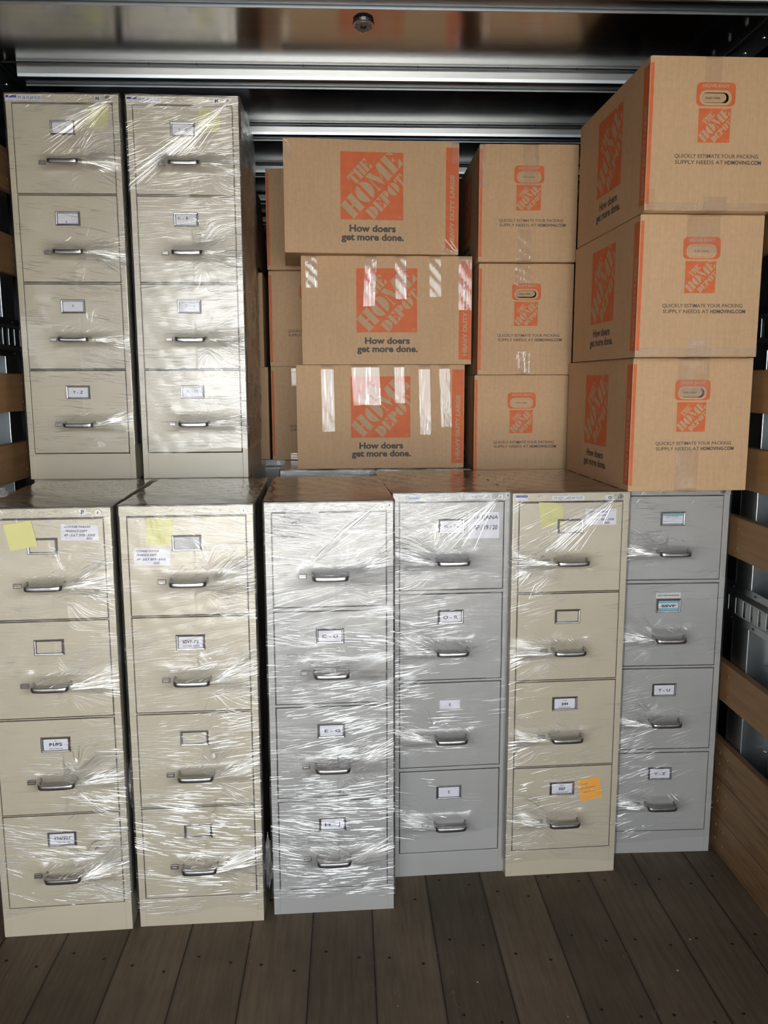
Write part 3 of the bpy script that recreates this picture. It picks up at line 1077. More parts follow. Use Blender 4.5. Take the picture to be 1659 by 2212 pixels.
BEIGE_DR = [(.997, 1.289), (.699, .990), (.397, .691), (.095, .390)]
GREY_DR = [(1.005, 1.291), (.700, .990), (.395, .688), (.086, .379)]
HPATH = None
def handle_path():
    pts = []
    x0, x1, yd = -.0525, .0525, -.040
    pts += [(x0, 0.001, .006), (x0, -.012, .005)]
    for i in range(6):
        a = PI/2*i/5
        pts.append((x0+.013-.013*math.cos(a), -.026-.014*math.sin(a), .003-.004*math.sin(a)))
    for x in (-.02, 0, .02): pts.append((x, yd, -.002))
    for i in range(6):
        a = PI/2*(1-i/5)
        pts.append((x1-.013+.013*math.cos(a), -.026-.014*math.sin(a), .003-.004*math.sin(a)))
    pts += [(x1, -.012, .005), (x1, .001, .006)]
    return pts
HP = handle_path()
mb = MB(); mb.tube(HP, .0030, .0072, CHROME, 12); _h = mb.build('handle')
HANDLE_ME = _h.data; bpy.data.objects.remove(_h)
mb = MB(); mb.box(-.0118, .0118, -.0065, .001, -.0070, .0070, CHROME_B, .0012)
mb.box(-.0085, .0085, -.0075, -.0055, -.0045, .0005, CHROME, .0008)
_h = mb.build('latch'); LATCH_ME = _h.data; bpy.data.objects.remove(_h)
def holder_mesh():
    bm = bmesh.new()
    rings = [(.0430, .0240, 0.0), (.0430, .0240, -.0012), (.0400, .0213, -.0034), (.0372, .0188, -.0030), (.0345, .0168, -.0009)]
    loops = []
    for hx, hz, y in rings:
        loops.append([bm.verts.new((sx*hx, y, sz*hz)) for sx, sz in ((-1, -1), (1, -1), (1, 1), (-1, 1))])
    for a, b in zip(loops, loops[1:]):
        for i in range(4):
            j = (i+1) % 4
            bm.faces.new((a[i], a[j], b[j], b[i]))
    mb = MB(); mb.bm(bm, CHROME)
    h = mb.build('label_holder'); me = h.data; bpy.data.objects.remove(h)
    return me
HOLDER_ME = holder_mesh()

def link_mesh(name, me, parent, loc=(0, 0, 0)):
    o = bpy.data.objects.new(name, me)
    COL.objects.link(o)
    o.parent = parent
    o.location = loc
    return o

_dr = {}
def drawer_mesh(z0, z1, mat):
    key = (round(z1-z0, 4), mat.name)
    if key not in _dr:
        mb = MB()
        mb.box(-.1682, .1682, -.0012, .020, .0006, z1-z0-.0006, mat, .0014)
        o = mb.build('drawer'); _dr[key] = o.data; bpy.data.objects.remove(o)
    return _dr[key]

CW, CH, CD = .381, 1.321, .655
_body = {}
def body_mesh(kind):
    if kind in _body: return _body[kind]
    mat = BEIGE if kind == 'beige' else GREY
    dr = BEIGE_DR if kind == 'beige' else GREY_DR
    mb = MB()
    w = CW/2
    mb.box(-w, -.1712, 0, .03, 0, CH-.004, mat, .0012)
    mb.box(.1712, w, 0, .03, 0, CH-.004, mat, .0012)
    mb.box(-w, -w+.004, .028, CD, 0, CH-.004, mat)
    mb.box(w-.004, w, .028, CD, 0, CH-.004, mat)
    mb.box(-w+.003, w-.003, CD-.004, CD, 0, CH-.004, mat)
    mb.box(-w-.0012, w+.0012, -.0022, CD+.001, CH-.027, CH, mat, .0016)       # top cap with folded front edge
    zs = sorted(dr)
    mb.box(-.1715, .1715, 0, .03, 0, zs[0][0]-.0026, mat, .0012)
    for a, b in zip(zs, zs[1:]):
        mb.box(-.1715, .1715, .0003, .03, a[1]+.0026, b[0]-.0026, mat, .0008)
    mb.box(-.1715, .1715, .022, .026, .02, CH-.01, DARKGAP)
    o = mb.build('body'); _body[kind] = o.data; bpy.data.objects.remove(o)
    return _body[kind]

def cabinet(name, kind, x, y, a, z, label, cards, lock=.157, stickers=(), notes=(), no_holder=(), wrap=None, gh=None, w_scale=1.0, simple_=False):
    root = empty('filing_cabinet', (x, y, z), a)
    root.scale = (w_scale, 1, 1)
    tag(root, label, 'filing cabinet', 'four-drawer filing cabinets')
    mat = BEIGE if kind == 'beige' else GREY
    link_mesh('body', body_mesh(kind), root)
    dr = BEIGE_DR if kind == 'beige' else GREY_DR
    for i, (z0, z1) in enumerate(dr):
        d = link_mesh('drawer', drawer_mesh(z0, z1, mat), root, (0, 0, z0))
        h = z1-z0
        if simple_ and i > 0: continue
        link_mesh('handle', HANDLE_ME, d, (.0015, -.0012, h-.192))
        link_mesh('latch', LATCH_ME, d, (-.0775 if kind == 'beige' else -.081, -.0012, h-.191))
        if i not in no_holder:
            link_mesh('label_holder', HOLDER_ME, d, (-.002, -.0012, h-.0765))
        c = cards[i] if i < len(cards) else None
        if c:
            hx, hz = .0352, .0176
            mat_c, lines = c
            o = front_note(d, 'label_card', rectc(-.002-hx, -.002+hx, h-.0765-hz, h-.0765+hz), mat_c, lines, y=-.0020)
    mb = MB()
    zl = 1.307
    mb.disc(lock, zl, .0085, -.0022, -.0085, CHROME, 24)
    mb.disc(lock, zl, .0060, -.0084, -.0098, CHROME_B, 20)
    mb.box(lock-.0009, lock+.0009, -.0104, -.0095, zl-.0035, zl+.0035, DARKGAP)
    mb.build('lock', root)
    for (nm, x0, x1, z0, z1, m_, lines, lab) in stickers:
        front_note(root, nm, rectc(x0, x1, z0, z1), m_, lines, y=-.0032, label=lab, yoff=.0009)
    for (nm, corners, m_, lines, lab) in notes:
        front_note(root, nm, corners, m_, lines, y=-.0048 if 'yellow' in lab and name in ('C',) else -.0022, label=lab)
    if wrap:
        hz = [(z1-.192-.004, True) for (z0, z1) in dr]
        film(root, CW+.003, CD, wrap['zb'], CH, hz, wrap['seed'], wrap.get('side', 1), top=wrap.get('top', True), tie=wrap.get('tie'),
             dens_rows=wrap.get('dens'), full_sides=wrap.get('full', False), tent=.034, pleats=wrap.get('pleats'))
    return root

def card(*lines, mat=None):
    return (mat or PAPER, list(lines))
bluestk = lambda x0, x1: ('sticker', x0, x1, 1.2985, 1.3155, WHITE, [T('-----', .5, .05, .0060, .016, 0, 0, FAINTINK)], 'white inventory sticker with blue bar')
def with_bluebar(root, x0, x1):
    front_note(root, 'sticker_bar', rectc(x0+.0008, x1-.0008, 1.3075, 1.3150), BLUE, [], y=-.0036, yoff=.0003, label='blue bar of the inventory sticker')

def sin_dens(base, regions):
    def f(x, z):
        v = base
        for (cx, cz, rx, rz, amp) in regions:
            v += amp*math.exp(-((x-cx)/rx)**2-((z-cz)/rz)**2)
        return max(0.0, v)
    return f

PEN = dict(shear=.25, bold=.03, mat=PENINK)
cabA = cabinet('A', 'beige', -.9665, 3.0723, -.0040, 1.3245, 'beige filing cabinet in the upper left corner, stacked on another, marked N',
    [card(T('N - R', .5, .35, .011, .033, 0, 0, FAINTINK)), card(T('S', .42, .06, .0080)), card(T('S', .5, .45, .0080)), card(T('T - Z', .5, .38, .0095, .036))],
    .156, [bluestk(-.188, -.150), ('sticker', -.149, -.065, 1.2990, 1.3160, WHITE, [T('FY 18-19 AP FILES', .5, .25, .0095, .075, .012, 0, BLUE)], 'white printed strip sticker'),
           ('sticker', .112, .131, 1.2985, 1.3160, WHITE, [T('N', .5, .18, .0115, None, .05, 0, INK)], 'white letter N sticker')],
    [('sticky_note', [(.0804, 1.2863), (.1582, 1.2818), (.1484, 1.2038), (.0732, 1.2137)], YELLOW, [], 'yellow sticky note')],
    wrap=dict(zb=lambda x: .105+.02*math.sin(x*9), seed=11, pleats=dict(n=170, slopes=[(1.3, .15, .1), (1.0, -.12, -.28), (.7, -.10, -.15), (.4, -.12, -.22), (.1, -.05, .1)], fans=[(60, .01, -.09), (60, .0, -.11), (60, .02, -.08), (40, .06, -.01)], ties=[(.165, 1.300, -.02, 1.20, .05, .035, 45, .0022), (.165, 1.3, -.1, 1.13, .04, .04, 18, .0014)], rim=80), side=1, dens=sin_dens(.55, [(.14, 1.1, .09, .14, .8), (.15, .8, .07, .10, .7), (.15, .5, .07, .07, .5), (0, 1.25, .25, .10, .5)]),
              tie=[(-.02, 1.195, .172, 1.305, .012, .006)], full=False))
with_bluebar(cabA, -.188, -.150)
cabB = cabinet('B', 'beige', -.5600, 3.0809, .0300, 1.3245, 'beige filing cabinet on the upper level nearest the cartons, marked M',
    [card(T('A - B', .5, .35, .011, .033, 0, 0, FAINTINK)), card(T('C - E', .35, .52, .0085, .038)), card(T('F - J', .55, .50, .0085, .030, 0, 0, FAINTINK)), card(T('K - M', .5, .42, .0110, .038, 0, 0, FAINTINK))],
    .156, [bluestk(-.188, -.152), ('sticker', -.151, -.0725, 1.2990, 1.3160, WHITE, [T('FY 18-19 AP FILES', .5, .25, .0090, .070, .01, 0, BLUE)], 'white printed strip sticker'),
           ('sticker', .106, .128, 1.2985, 1.3160, WHITE, [T('M', .5, .18, .0115, None, .05, 0, INK)], 'white letter M sticker')],
    [('sticky_note', [(.0553, 1.2801), (.1281, 1.2742), (.1229, 1.2044), (.0520, 1.2090)], YELLOW, [], 'yellow sticky note')],
    wrap=dict(zb=lambda x: .100+.012*math.sin(x*14), seed=23, pleats=dict(n=210, side=620, slopes=[(1.3, .35, .25), (1.1, .4, .05), (1.0, .1, .08), (.7, .12, .1), (.4, .05, .04), (.1, -.05, -.05)], fans=[(40, .05, -.05), (50, .03, -.08), (60, .04, -.08), (50, .06, -.06)], ties=[(.160, 1.302, -.19, 1.02, .02, .02, 60, .0020), (.16, 1.30, -.1, 1.09, .05, .03, 25, .0016)], rim=150), side=1, dens=sin_dens(.95, [(.12, 1.05, .14, .12, .6), (.16, .7, .09, .35, .9), (.16, .3, .1, .25, .6), (-.1, 1.2, .12, .12, .5)]),
              tie=[(-.186, 1.02, .160, 1.302, .012, .006)], full=True))
with_bluebar(cabB, -.188, -.152)
cabC = cabinet('C', 'beige', -.8711, 2.3701, .0577, 0, 'beige filing cabinet at the far left of the floor row, marked P',
    [None, None, card(T('SSVF', .5, .78, .0025, .008), T('P1/P2', .5, .40, .0092, .037, .045), T('FISCAL YEAR 17/18', .5, .12, .0030, .038)),
     card(T('326/327', .52, .46, .0090, .049, .045), T('FISCAL YEAR 17/18', .55, .16, .0030, .036))],
    .158, [('sticker', .104, .1254, 1.3000, 1.3155, WHITE, [T('P', .5, .18, .0115, None, .05, 0, INK)], 'white letter P sticker')],
    [('sticky_note', [(-.1044, 1.2761), (-.0279, 1.2886), (-.0147, 1.2148), (-.0895, 1.2008)], YELLOW, [], 'tilted yellow sticky note'),
     ('note_card', [(.052, 1.2756), (.155, 1.2703), (.1542, 1.2258), (.0507, 1.2281)], PAPER,
      [T('CONNIE PARKER', .45, .78, .0062, .072, **PEN), T('FINANCE DEPT', .42, .52, .0062, .062, **PEN), T('AP - JULY 2020 - JUNE', .5, .26, .0070, .088, **PEN), T('2021', .76, .06, .0062, .018, **PEN)], 'white handwritten card')],
    wrap=dict(zb=lambda x: .075+.10*max(0, (x-.0))*.35+.02*math.sin(x*8+1), seed=31, pleats=dict(n=150, slopes=[(1.3, -.1, -.25), (1.1, -.2, -.1), (.85, -.1, .05), (.6, -.04, .08), (.45, -.08, -.15), (.33, -.28, -.05), (.2, -.5, .15)], fans=[(80, .09, -.09), (80, .05, -.05), (70, .06, -.04), (70, .11, .0)], rim=170), side=1, dens=sin_dens(.75, [(.13, 1.13, .1, .07, 1.0), (.14, .85, .09, .05, 1.0), (.1, .57, .1, .06, .8), (.05, .34, .25, .07, .9), (-.1, .27, .1, .07, .6), (.14, .25, .06, .12, .5)])))
cabD = cabinet('D', 'beige', -.4687, 2.3964, .0331, 0, 'beige filing cabinet second from the left on the floor, labelled SSVF-P2',
    [card(T('-', .5, .4, .01, None, 0, 0, FAINTINK), mat=simple('dull_card', (.36, .36, .39, 1), .6)), card(T('SSVF-P2', .5, .44, .0090, .047, .045), T('FISCAL YEAR', .36, .16, .0032, .026), T('18/19', .74, .12, .0060, .018, **PEN)), None, None],
    .1645, [], [('sticky_note', [(-.1162, 1.2874), (-.0369, 1.2862), (-.0414, 1.2093), (-.1162, 1.2097)], YELLOW, [], 'yellow sticky note'),
     ('note_card', [(-.1532, 1.1996), (-.050, 1.196), (-.0518, 1.1472), (-.1554, 1.1486)], PAPER,
      [T('CONNIE PARKER', .38, .78, .0062, .065, **PEN), T('FINANCE DEPT', .36, .55, .0062, .058, **PEN), T('AP - JULY 2019 - JUNE', .48, .30, .0066, .084, **PEN), T('2020', .62, .08, .0062, .018, **PEN)], 'white handwritten card')],
    wrap=dict(zb=lambda x: .045+.012*math.sin(x*20), seed=43, pleats=dict(n=170, slopes=[(1.3, -.05, -.2), (1.1, .05, .15), (.9, .2, .22), (.6, .08, .18), (.45, -.12, .12), (.35, -.25, -.15), (.2, -.35, .15), (.05, .05, .08)], fans=[(90, .16, -.02), (90, .09, -.01), (50, .09, .0), (60, .08, -.01)], rim=130), side=1, dens=sin_dens(.75, [(.08, 1.17, .12, .10, 1.1), (.09, .86, .1, .05, 1.1), (.06, .52, .08, .04, .8), (0, .38, .25, .05, .9), (-.05, .28, .16, .08, 1.2), (.05, .20, .1, .05, 1.0)]),
              tie=None))
cabE = cabinet('E', 'grey', -.0583, 2.4366, .0355, 0, 'grey filing cabinet in the middle of the floor row, marked A, drawers C-D to H-J',
    [None, card(T('C - D', .5, .36, .0100, .048)), card(T('E - G', .55, .36, .0095, .048)), card(T('H - J', .5, .34, .0095, .048))],
    .156, [('sticker', .170, .186, 1.3045, 1.3175, WHITE, [T('A', .5, .2, .0085, None, .02, 0, INK)], 'small letter A sticker')],
    [('note_card', [(-.128, 1.300), (-.030, 1.300), (-.030, 1.236), (-.128, 1.236)], simple('glued_paper', (.50, .50, .50, 1), .6), [T('CONNIE PARKER', .42, .82, .0060, .060, **PEN), T('AP', .25, .38, .0075, .016, **PEN)], 'pale handwritten paper under the film')],
    no_holder=(0,), wrap=dict(zb=lambda x: .055+.006*math.sin(x*30), seed=57, pleats=dict(n=260, slopes=[(1.3, .0, .2), (1.1, .15, .15), (1.0, .08, .1), (.9, -.2, -.1), (.75, .1, .2), (.55, .14, .26), (.42, .0, .1), (.3, -.35, .1), (.2, -.3, .25), (.05, .03, .05)], fans=[(70, .12, .0), (50, .02, -.05), (70, .09, -.02), (50, .07, .0)], ties=[(.150, 1.318, -.06, 1.14, .012, .012, 40, .0016), (-.06, 1.14, .14, 1.27, .08, .04, 30, .0014)], rim=170), side=1, dens=sin_dens(.70, [(-.08, 1.22, .13, .10, 1.1), (.05, 1.16, .12, .06, 1.0), (-.1, .87, .06, .06, 1.0), (.05, .72, .2, .10, .9), (.05, .55, .12, .06, 1.2), (0, .40, .25, .05, 1.0), (-.05, .26, .12, .08, 1.0), (0, .10, .2, .05, 1.5)]),
              tie=[(-.06, 1.135, .150, 1.318, .007, .005)]))
cabF = cabinet('F', 'grey', .3304, 2.624, .0522, 0, 'grey filing cabinet marked B with a TATJANA note, drawers O-R and S',
    [card(T('K - N', .5, .36, .0100, .046)), card(T('O - R', .5, .32, .0105, .048)), (simple('lilac_card', (.55, .48, .56, 1), .6), []), card(T('S', .5, .36, .0105))],
    .1545, [('sticker', -.150, -.105, 1.3010, 1.3165, simple('pale_blue_sticker', (.35, .38, .5, 1), .5), [T('~~~~', .5, .1, .010, .036, .02, .2, BLUE)], 'pale blue scribbled sticker'),
            ('sticker', .040, .128, 1.3000, 1.3175, WHITE, [T('FY 19-20 AP FILES', .5, .25, .0090, .078, 0, 0, FAINTINK)], 'white printed strip sticker'),
            ('sticker', .1725, .1885, 1.3045, 1.3185, WHITE, [T('B', .5, .2, .0085, None, .02, 0, INK)], 'small letter B sticker')],
    [('note_card', [(.0526, 1.2578), (.1533, 1.2571), (.1547, 1.1718), (.053, 1.1723)], PAPER,
      [T('TATJANA', .55, .74, .0130, .082, shear=.1, mat=PENINK), T('AP / 19 / 20', .55, .34, .0150, .078, shear=.1, mat=PENINK)], 'white note card reading TATJANA')],
    no_holder=(2,), wrap=dict(zb=lambda x: .135-.16*min(0, x+.02)*0+(.0 if x < .0 else .04*x/.19), seed=61, pleats=dict(n=110, slopes=[(1.3, .4, .3), (1.1, .05, .08), (.9, .12, .08), (.7, .16, .08), (.5, -.05, .08), (.3, -.2, -.1)], fans=[(90, .06, -.05), (60, .03, -.04), (50, .06, -.005), (4, .01, -.03)], ties=[(.150, 1.306, -.03, 1.15, .06, .035, 90, .0022), (.15, 1.306, -.15, 1.18, .05, .05, 40, .0013)], rim=120), side=-1, dens=sin_dens(.55, [(-.12, 1.15, .1, .10, 1.3), (0, 1.2, .12, .1, .8), (-.13, .84, .09, .05, 1.1), (-.15, .72, .06, .06, .8), (-.12, .54, .09, .05, .9), (-.17, .24, .03, .05, .6), (.1, .35, .2, .3, -.35)]),
              tie=[(-.04, 1.13, .152, 1.306, .014, .006)]))
# third drawer of the grey cabinet B: bare card without a metal frame
front_note(cabF, 'label_card', rectc(-.0355, .0315, .600, .629), PAPER, [T('S', .5, .28, .0105)], y=-.0040, yoff=.0008)
cabG = cabinet('G', 'beige', .7122, 2.6084, .048, 0, 'beige filing cabinet with an orange note, drawers 244 and 327',
    [None, None, card(T('SSVF', .5, .76, .0030, .012), T('244', .5, .36, .0090, .023, .045), T('FISCAL YEAR 18/19', .5, .10, .0030, .040)), card(T('SSVF', .5, .76, .0030, .012), T('327', .5, .36, .0090, .023, .045), T('FISCAL YEAR 18/19', .5, .10, .0030, .040))],
    .159, [('sticker', -.1835, -.144, 1.2970, 1.3145, WHITE, [T('-----', .5, .05, .0060, .016, 0, 0, FAINTINK)], 'white inventory sticker with blue bar'),
           ('sticker', -.065, .041, 1.2975, 1.3110, WHITE, [T('FY 2021-2022 AP FILES', .5, .25, .0075, .092, 0, 0, BLUE)], 'white printed strip sticker'),
           ('sticker', .1100, .1390, 1.2955, 1.3120, WHITE, [T('O', .5, .2, .0100, None, .03, 0, INK)], 'white letter O sticker')],
    [('sticky_note', [(-.1074, 1.2918), (-.0316, 1.2876), (-.0234, 1.217), (-.0991, 1.2091)], YELLOW, [], 'yellow sticky note'),
     ('note_card', [(.0466, 1.268), (.1482, 1.2663), (.1486, 1.2154), (.0483, 1.2157)], PAPER,
      [T('CONNIE PARKER', .4, .76, .0060, .064, **PEN), T('FINANCE DEPT', .4, .54, .0060, .056, **PEN), T('AP JULY 2021 - JUNE', .55, .28, .0066, .078, **PEN), T('2022', .7, .07, .0062, .018, **PEN)], 'white handwritten card'),
     ('sticky_note', [(.0521, .3424), (.127, .3486), (.1385, .2753), (.0634, .2627)], ORANGENOTE,
      [T('~ ~~', .27, .72, .0060, .022, **PEN), T('/ ~~~~~~', .42, .54, .0060, .050, **PEN), T('~~~ ~~~', .42, .36, .0060, .042, **PEN)], 'orange sticky note with handwriting')],
    wrap=dict(zb=lambda x: .045+.012*math.sin(x*9+2), seed=71, pleats=dict(n=100, slopes=[(1.3, .5, .4), (1.15, .4, .2), (1.0, .35, .1), (.85, .2, .05), (.5, .18, .15), (.3, .25, .15), (.1, .05, .05)], fans=[(60, .02, -.09), (45, .0, -.06), (60, .02, -.07), (12, .02, -.03)], ties=[(.150, 1.308, -.07, 1.14, .05, .03, 85, .0022), (-.07, 1.14, -.17, 1.06, .03, .05, 30, .0016)], rim=60), side=-1, dens=sin_dens(.45, [(-.1, 1.12, .1, .10, 1.1), (.0, 1.2, .1, .08, .7), (-.12, .80, .07, .04, .9), (-.12, .48, .07, .04, 1.1), (-.1, .3, .1, .1, .5), (.1, .8, .1, .3, -.2)]),
              tie=[(-.085, 1.13, .150, 1.308, .014, .006)]))
with_bluebar(cabG, -.1835, -.144)
cabH = cabinet('H', 'grey', 1.0905, 2.7208, 0.0, 0, 'grey filing cabinet at the far right by the wall, labelled SSVF and V-Z',
    [(PAPER, [T('OPHW', .5, .62, .0120, .046, .0, .35, FAINTINK)]), (PAPER, [T('SSVF', .5, .36, .0085, .050, .05)]), card(T('T - U', .5, .34, .0105, .042)), card(T('V - Z', .5, .36, .0095, .040))],
    .163, [], [('paper_label', [(-.0462, .9590), (.0386, .9590), (.0386, .9410), (-.0462, .9410)], WHITE, [T('HDHC RAPID RE-HOUSING', .5, .3, .0065, .074, .02)], 'white strip label above the holder')],
    wrap=dict(zb=lambda x: .05+.008*math.sin(x*12), seed=83, pleats=dict(n=130, slopes=[(1.3, -.1, .1), (1.1, .12, .1), (.85, .1, .05), (.6, .25, .2), (.4, .35, .4), (.2, .3, .3)], fans=[(60, .06, -.04), (50, .05, -.03), (50, .02, -.06), (40, .0, -.06)], rim=120), side=-1, dens=sin_dens(.55, [(-.1, 1.12, .1, .05, .9), (.0, 1.26, .15, .04, .7), (-.1, .83, .1, .05, .8), (-.12, .52, .09, .07, .9), (-.1, .35, .13, .10, .7), (-.12, .22, .1, .06, .6), (.1, .2, .15, .2, -.35)])))
for (z0, z1) in ((1.2325, 1.2425), (.930, .9355), (.9045, .9115)):
    front_note(cabH, 'label_stripe', rectc(-.0372, .0332, z0-.008 if z0 > 1 else z0-.008, z1-.008 if z0 > 1 else z1-.006), SKYBLUE, [], y=-.0041, yoff=.0003, label='pale blue stripe on the label card')

# second row, mostly hidden behind the first
def back_cab(x, y, kind, label, seed, sz=1.0):
    o = cabinet('R', kind, x, y, 0.0, 0, label, [None]*4, simple_=True, no_holder=(0, 1, 2, 3),
                wrap=dict(zb=lambda x: .06, seed=seed, side=1, dens=sin_dens(1.0, [])))
    if sz != 1.0: o.scale = (1, 1, sz)
    return o
back_cab(-.965, 3.105, 'beige', 'beige filing cabinet under the upper left cabinet marked N, behind the floor row', 101)
r2 = back_cab(-.565, 3.105, 'beige', 'beige filing cabinet under the upper cabinet marked M, behind the floor row', 102)
back_cab(-.083, 3.345, 'grey', 'wrapped grey cabinet behind the middle of the floor row, under the lowest wide carton', 103)
back_cab(.303, 3.345, 'grey', 'wrapped grey cabinet right of the middle behind the floor row', 104)
back_cab(.69, 3.36, 'grey', 'grey filing cabinet in the second row under the narrow carton stack', 105, 1.275/1.3245)
back_cab(-.475, 3.815, 'grey', 'wrapped grey cabinet deep in the third row under the rear cartons', 106)
back_cab(.03, 4.06, 'grey', 'grey cabinet in the third row behind the wide cartons', 108)

# ------------------------------------------------------------------ moving cartons
def rounded_rect(cx, cz, w, h, r, n_=8):
    pts = []
    for (sx, sz, a0) in ((1, 1, 0), (-1, 1, 90), (-1, -1, 180), (1, -1, 270)):
        for i in range(n_+1):
            a = math.radians(a0+90*i/n_)
            pts.append((cx+sx*(w/2-r)+r*math.cos(a), cz+sz*(h/2-r)+r*math.sin(a)))
    return pts

def end_print(mb, W, H, hole, P, y, dzp=0.0):
    """prints of the narrow face, drawn for a face from x=-W/2..W/2, z=0..H facing -y at plane y"""
    def pp(x, z, k): return P((x, y-.0003*k, z))
    # badge around the grip as a ring so that a punched hole can show
    o_ = rounded_rect(0.001, .3185+dzp, .114, .064, .014)
    i_ = rounded_rect(0.0005, .3095+dzp, .093, .040, .0185)
    n_ = len(o_)
    for j in range(n_):
        j2 = (j+1) % n_
        mb.poly([pp(*o_[j], 1), pp(*o_[j2], 1), pp(*i_[j2], 1), pp(*i_[j], 1)], ORANGE)
    put_text(mb, 'MOVE EASY', 0.001, .3375+dzp, .0082, CARTON_PRINTGAP, y-.0007, .080, .04, 0, 0, P)
    emblem(mb, 0.0005, .2345+dzp, .0935, .0925, y-.0004, P)
    put_text(mb, 'QUICKLY ESTIMATE YOUR PACKING', .012, .1465+dzp, .0108, GREYINK, y-.0004, .247, .010, 0, 0, P)
    put_text(mb, 'SUPPLY NEEDS AT', -.0385, .1295+dzp, .0108, GREYINK, y-.0004, .142, .010, 0, 0, P)
    put_text(mb, 'HDMOVING.COM', .0910, .1295+dzp, .0108, GREYINK, y-.0004, .108, .032, 0, 0, P)
    if hole != 'open':
        put_text(mb, 'PUSH HERE', 0.0, .3065+dzp, .0060, GREYINK if hole == 'shut' else FAINTINK, (y-.0004) if hole == 'shut' else y+.010, .044, 0, 0, 0, P)
        if hole == 'shut':
            r_ = rounded_rect(0, .3095+dzp, .080, .030, .0149)
            q_ = rounded_rect(0, .3095+dzp, .0792, .0292, .0146)
            for j in range(len(r_)):
                if 12 < j < 14: continue
                j2 = (j+1) % len(r_)
                mb.poly([pp(*r_[j], 1), pp(*r_[j2], 1), pp(*q_[j2], 1), pp(*q_[j], 1)], CARTON_DK)

def long_print(mb, L, H, P, y, dzp=0.0):
    emblem(mb, -.002, .246+dzp, .239, .2445, y-.0004, P)
    put_text(mb, 'How doers', 0.0, .0805+dzp, .0250, GREYINK, y-.0004, .178, .040, 0, 0, P)
    put_text(mb, 'get more done.', 0.0, .0485+dzp, .0250, GREYINK, y-.0004, .240, .040, 0, 0, P)
    x1 = L/2-.0005; x0 = L/2-.050
    mb.poly([P((x0, y-.0003, .0185)), P((x1, y-.0003, .0185)), P((x1, y-.0003, H-.018)), P((x0, y-.0003, H-.018))], ORANGE)
    put_text(mb, 'HEAVY DUTY LARGE', (x0+x1)/2+.008, .033+.130, .0165, CARTON_PRINTGAP, y-.0007, .260, .05, 0, PI/2, P)

def face_with_hole(mb, W, H, P, hz, t=.004):
    """front panel made as a ring of quads around the grip slot"""
    hw, hh = .0395, .0142
    hp0 = [(c[0], c[1]) for c in rounded_rect(0, hz, 2*hw, 2*hh, .0140, 6)]
    hp = []
    for j, c in enumerate(hp0):
        d = hp0[(j+1) % len(hp0)]
        hp.append(c)
        if abs(c[0]-d[0]) > .02:
            hp += [(c[0]+(d[0]-c[0])*q/16, c[1]) for q in range(1, 16)]
    n_ = len(hp)
    out = []
    for (x, z) in hp:
        dx, dz = x, z-hz
        cands = []
        if dx > 1e-6: cands.append((W/2)/dx)
        if dx < -1e-6: cands.append((-W/2)/dx)
        if dz > 1e-6: cands.append((H-hz)/dz)
        if dz < -1e-6: cands.append((-hz)/dz)
        k_ = min(cands)
        out.append((dx*k_, hz+dz*k_))
    corners = [(W/2, H), (-W/2, H), (-W/2, 0), (W/2, 0)]
    for j in range(n_):
        j2 = (j+1) % n_
        a, b = out[j], out[j2]
        pts = [P((hp[j][0], 0, hp[j][1])), P((a[0], 0, a[1]))]
        for c in corners:
            on_a = abs(abs(a[0])-W/2) < 1e-6; on_b = abs(abs(b[0])-W/2) < 1e-6
            if on_a != on_b:
                if (abs(c[0]-(a[0] if on_a else b[0])) < 1e-6) and (abs(c[1]-(b[1] if on_a else a[1])) < 1e-6):
                    pts.append(P((c[0], 0, c[1])))
        pts += [P((b[0], 0, b[1])), P((hp[j2][0], 0, hp[j2][1]))]
        mb.poly(pts, CARTON)
        mb.poly([P((hp[j][0], 0, hp[j][1])), P((hp[j2][0], 0, hp[j2][1])), P((hp[j2][0], t, hp[j2][1])), P((hp[j][0], t, hp[j][1]))], CARTON_DK)

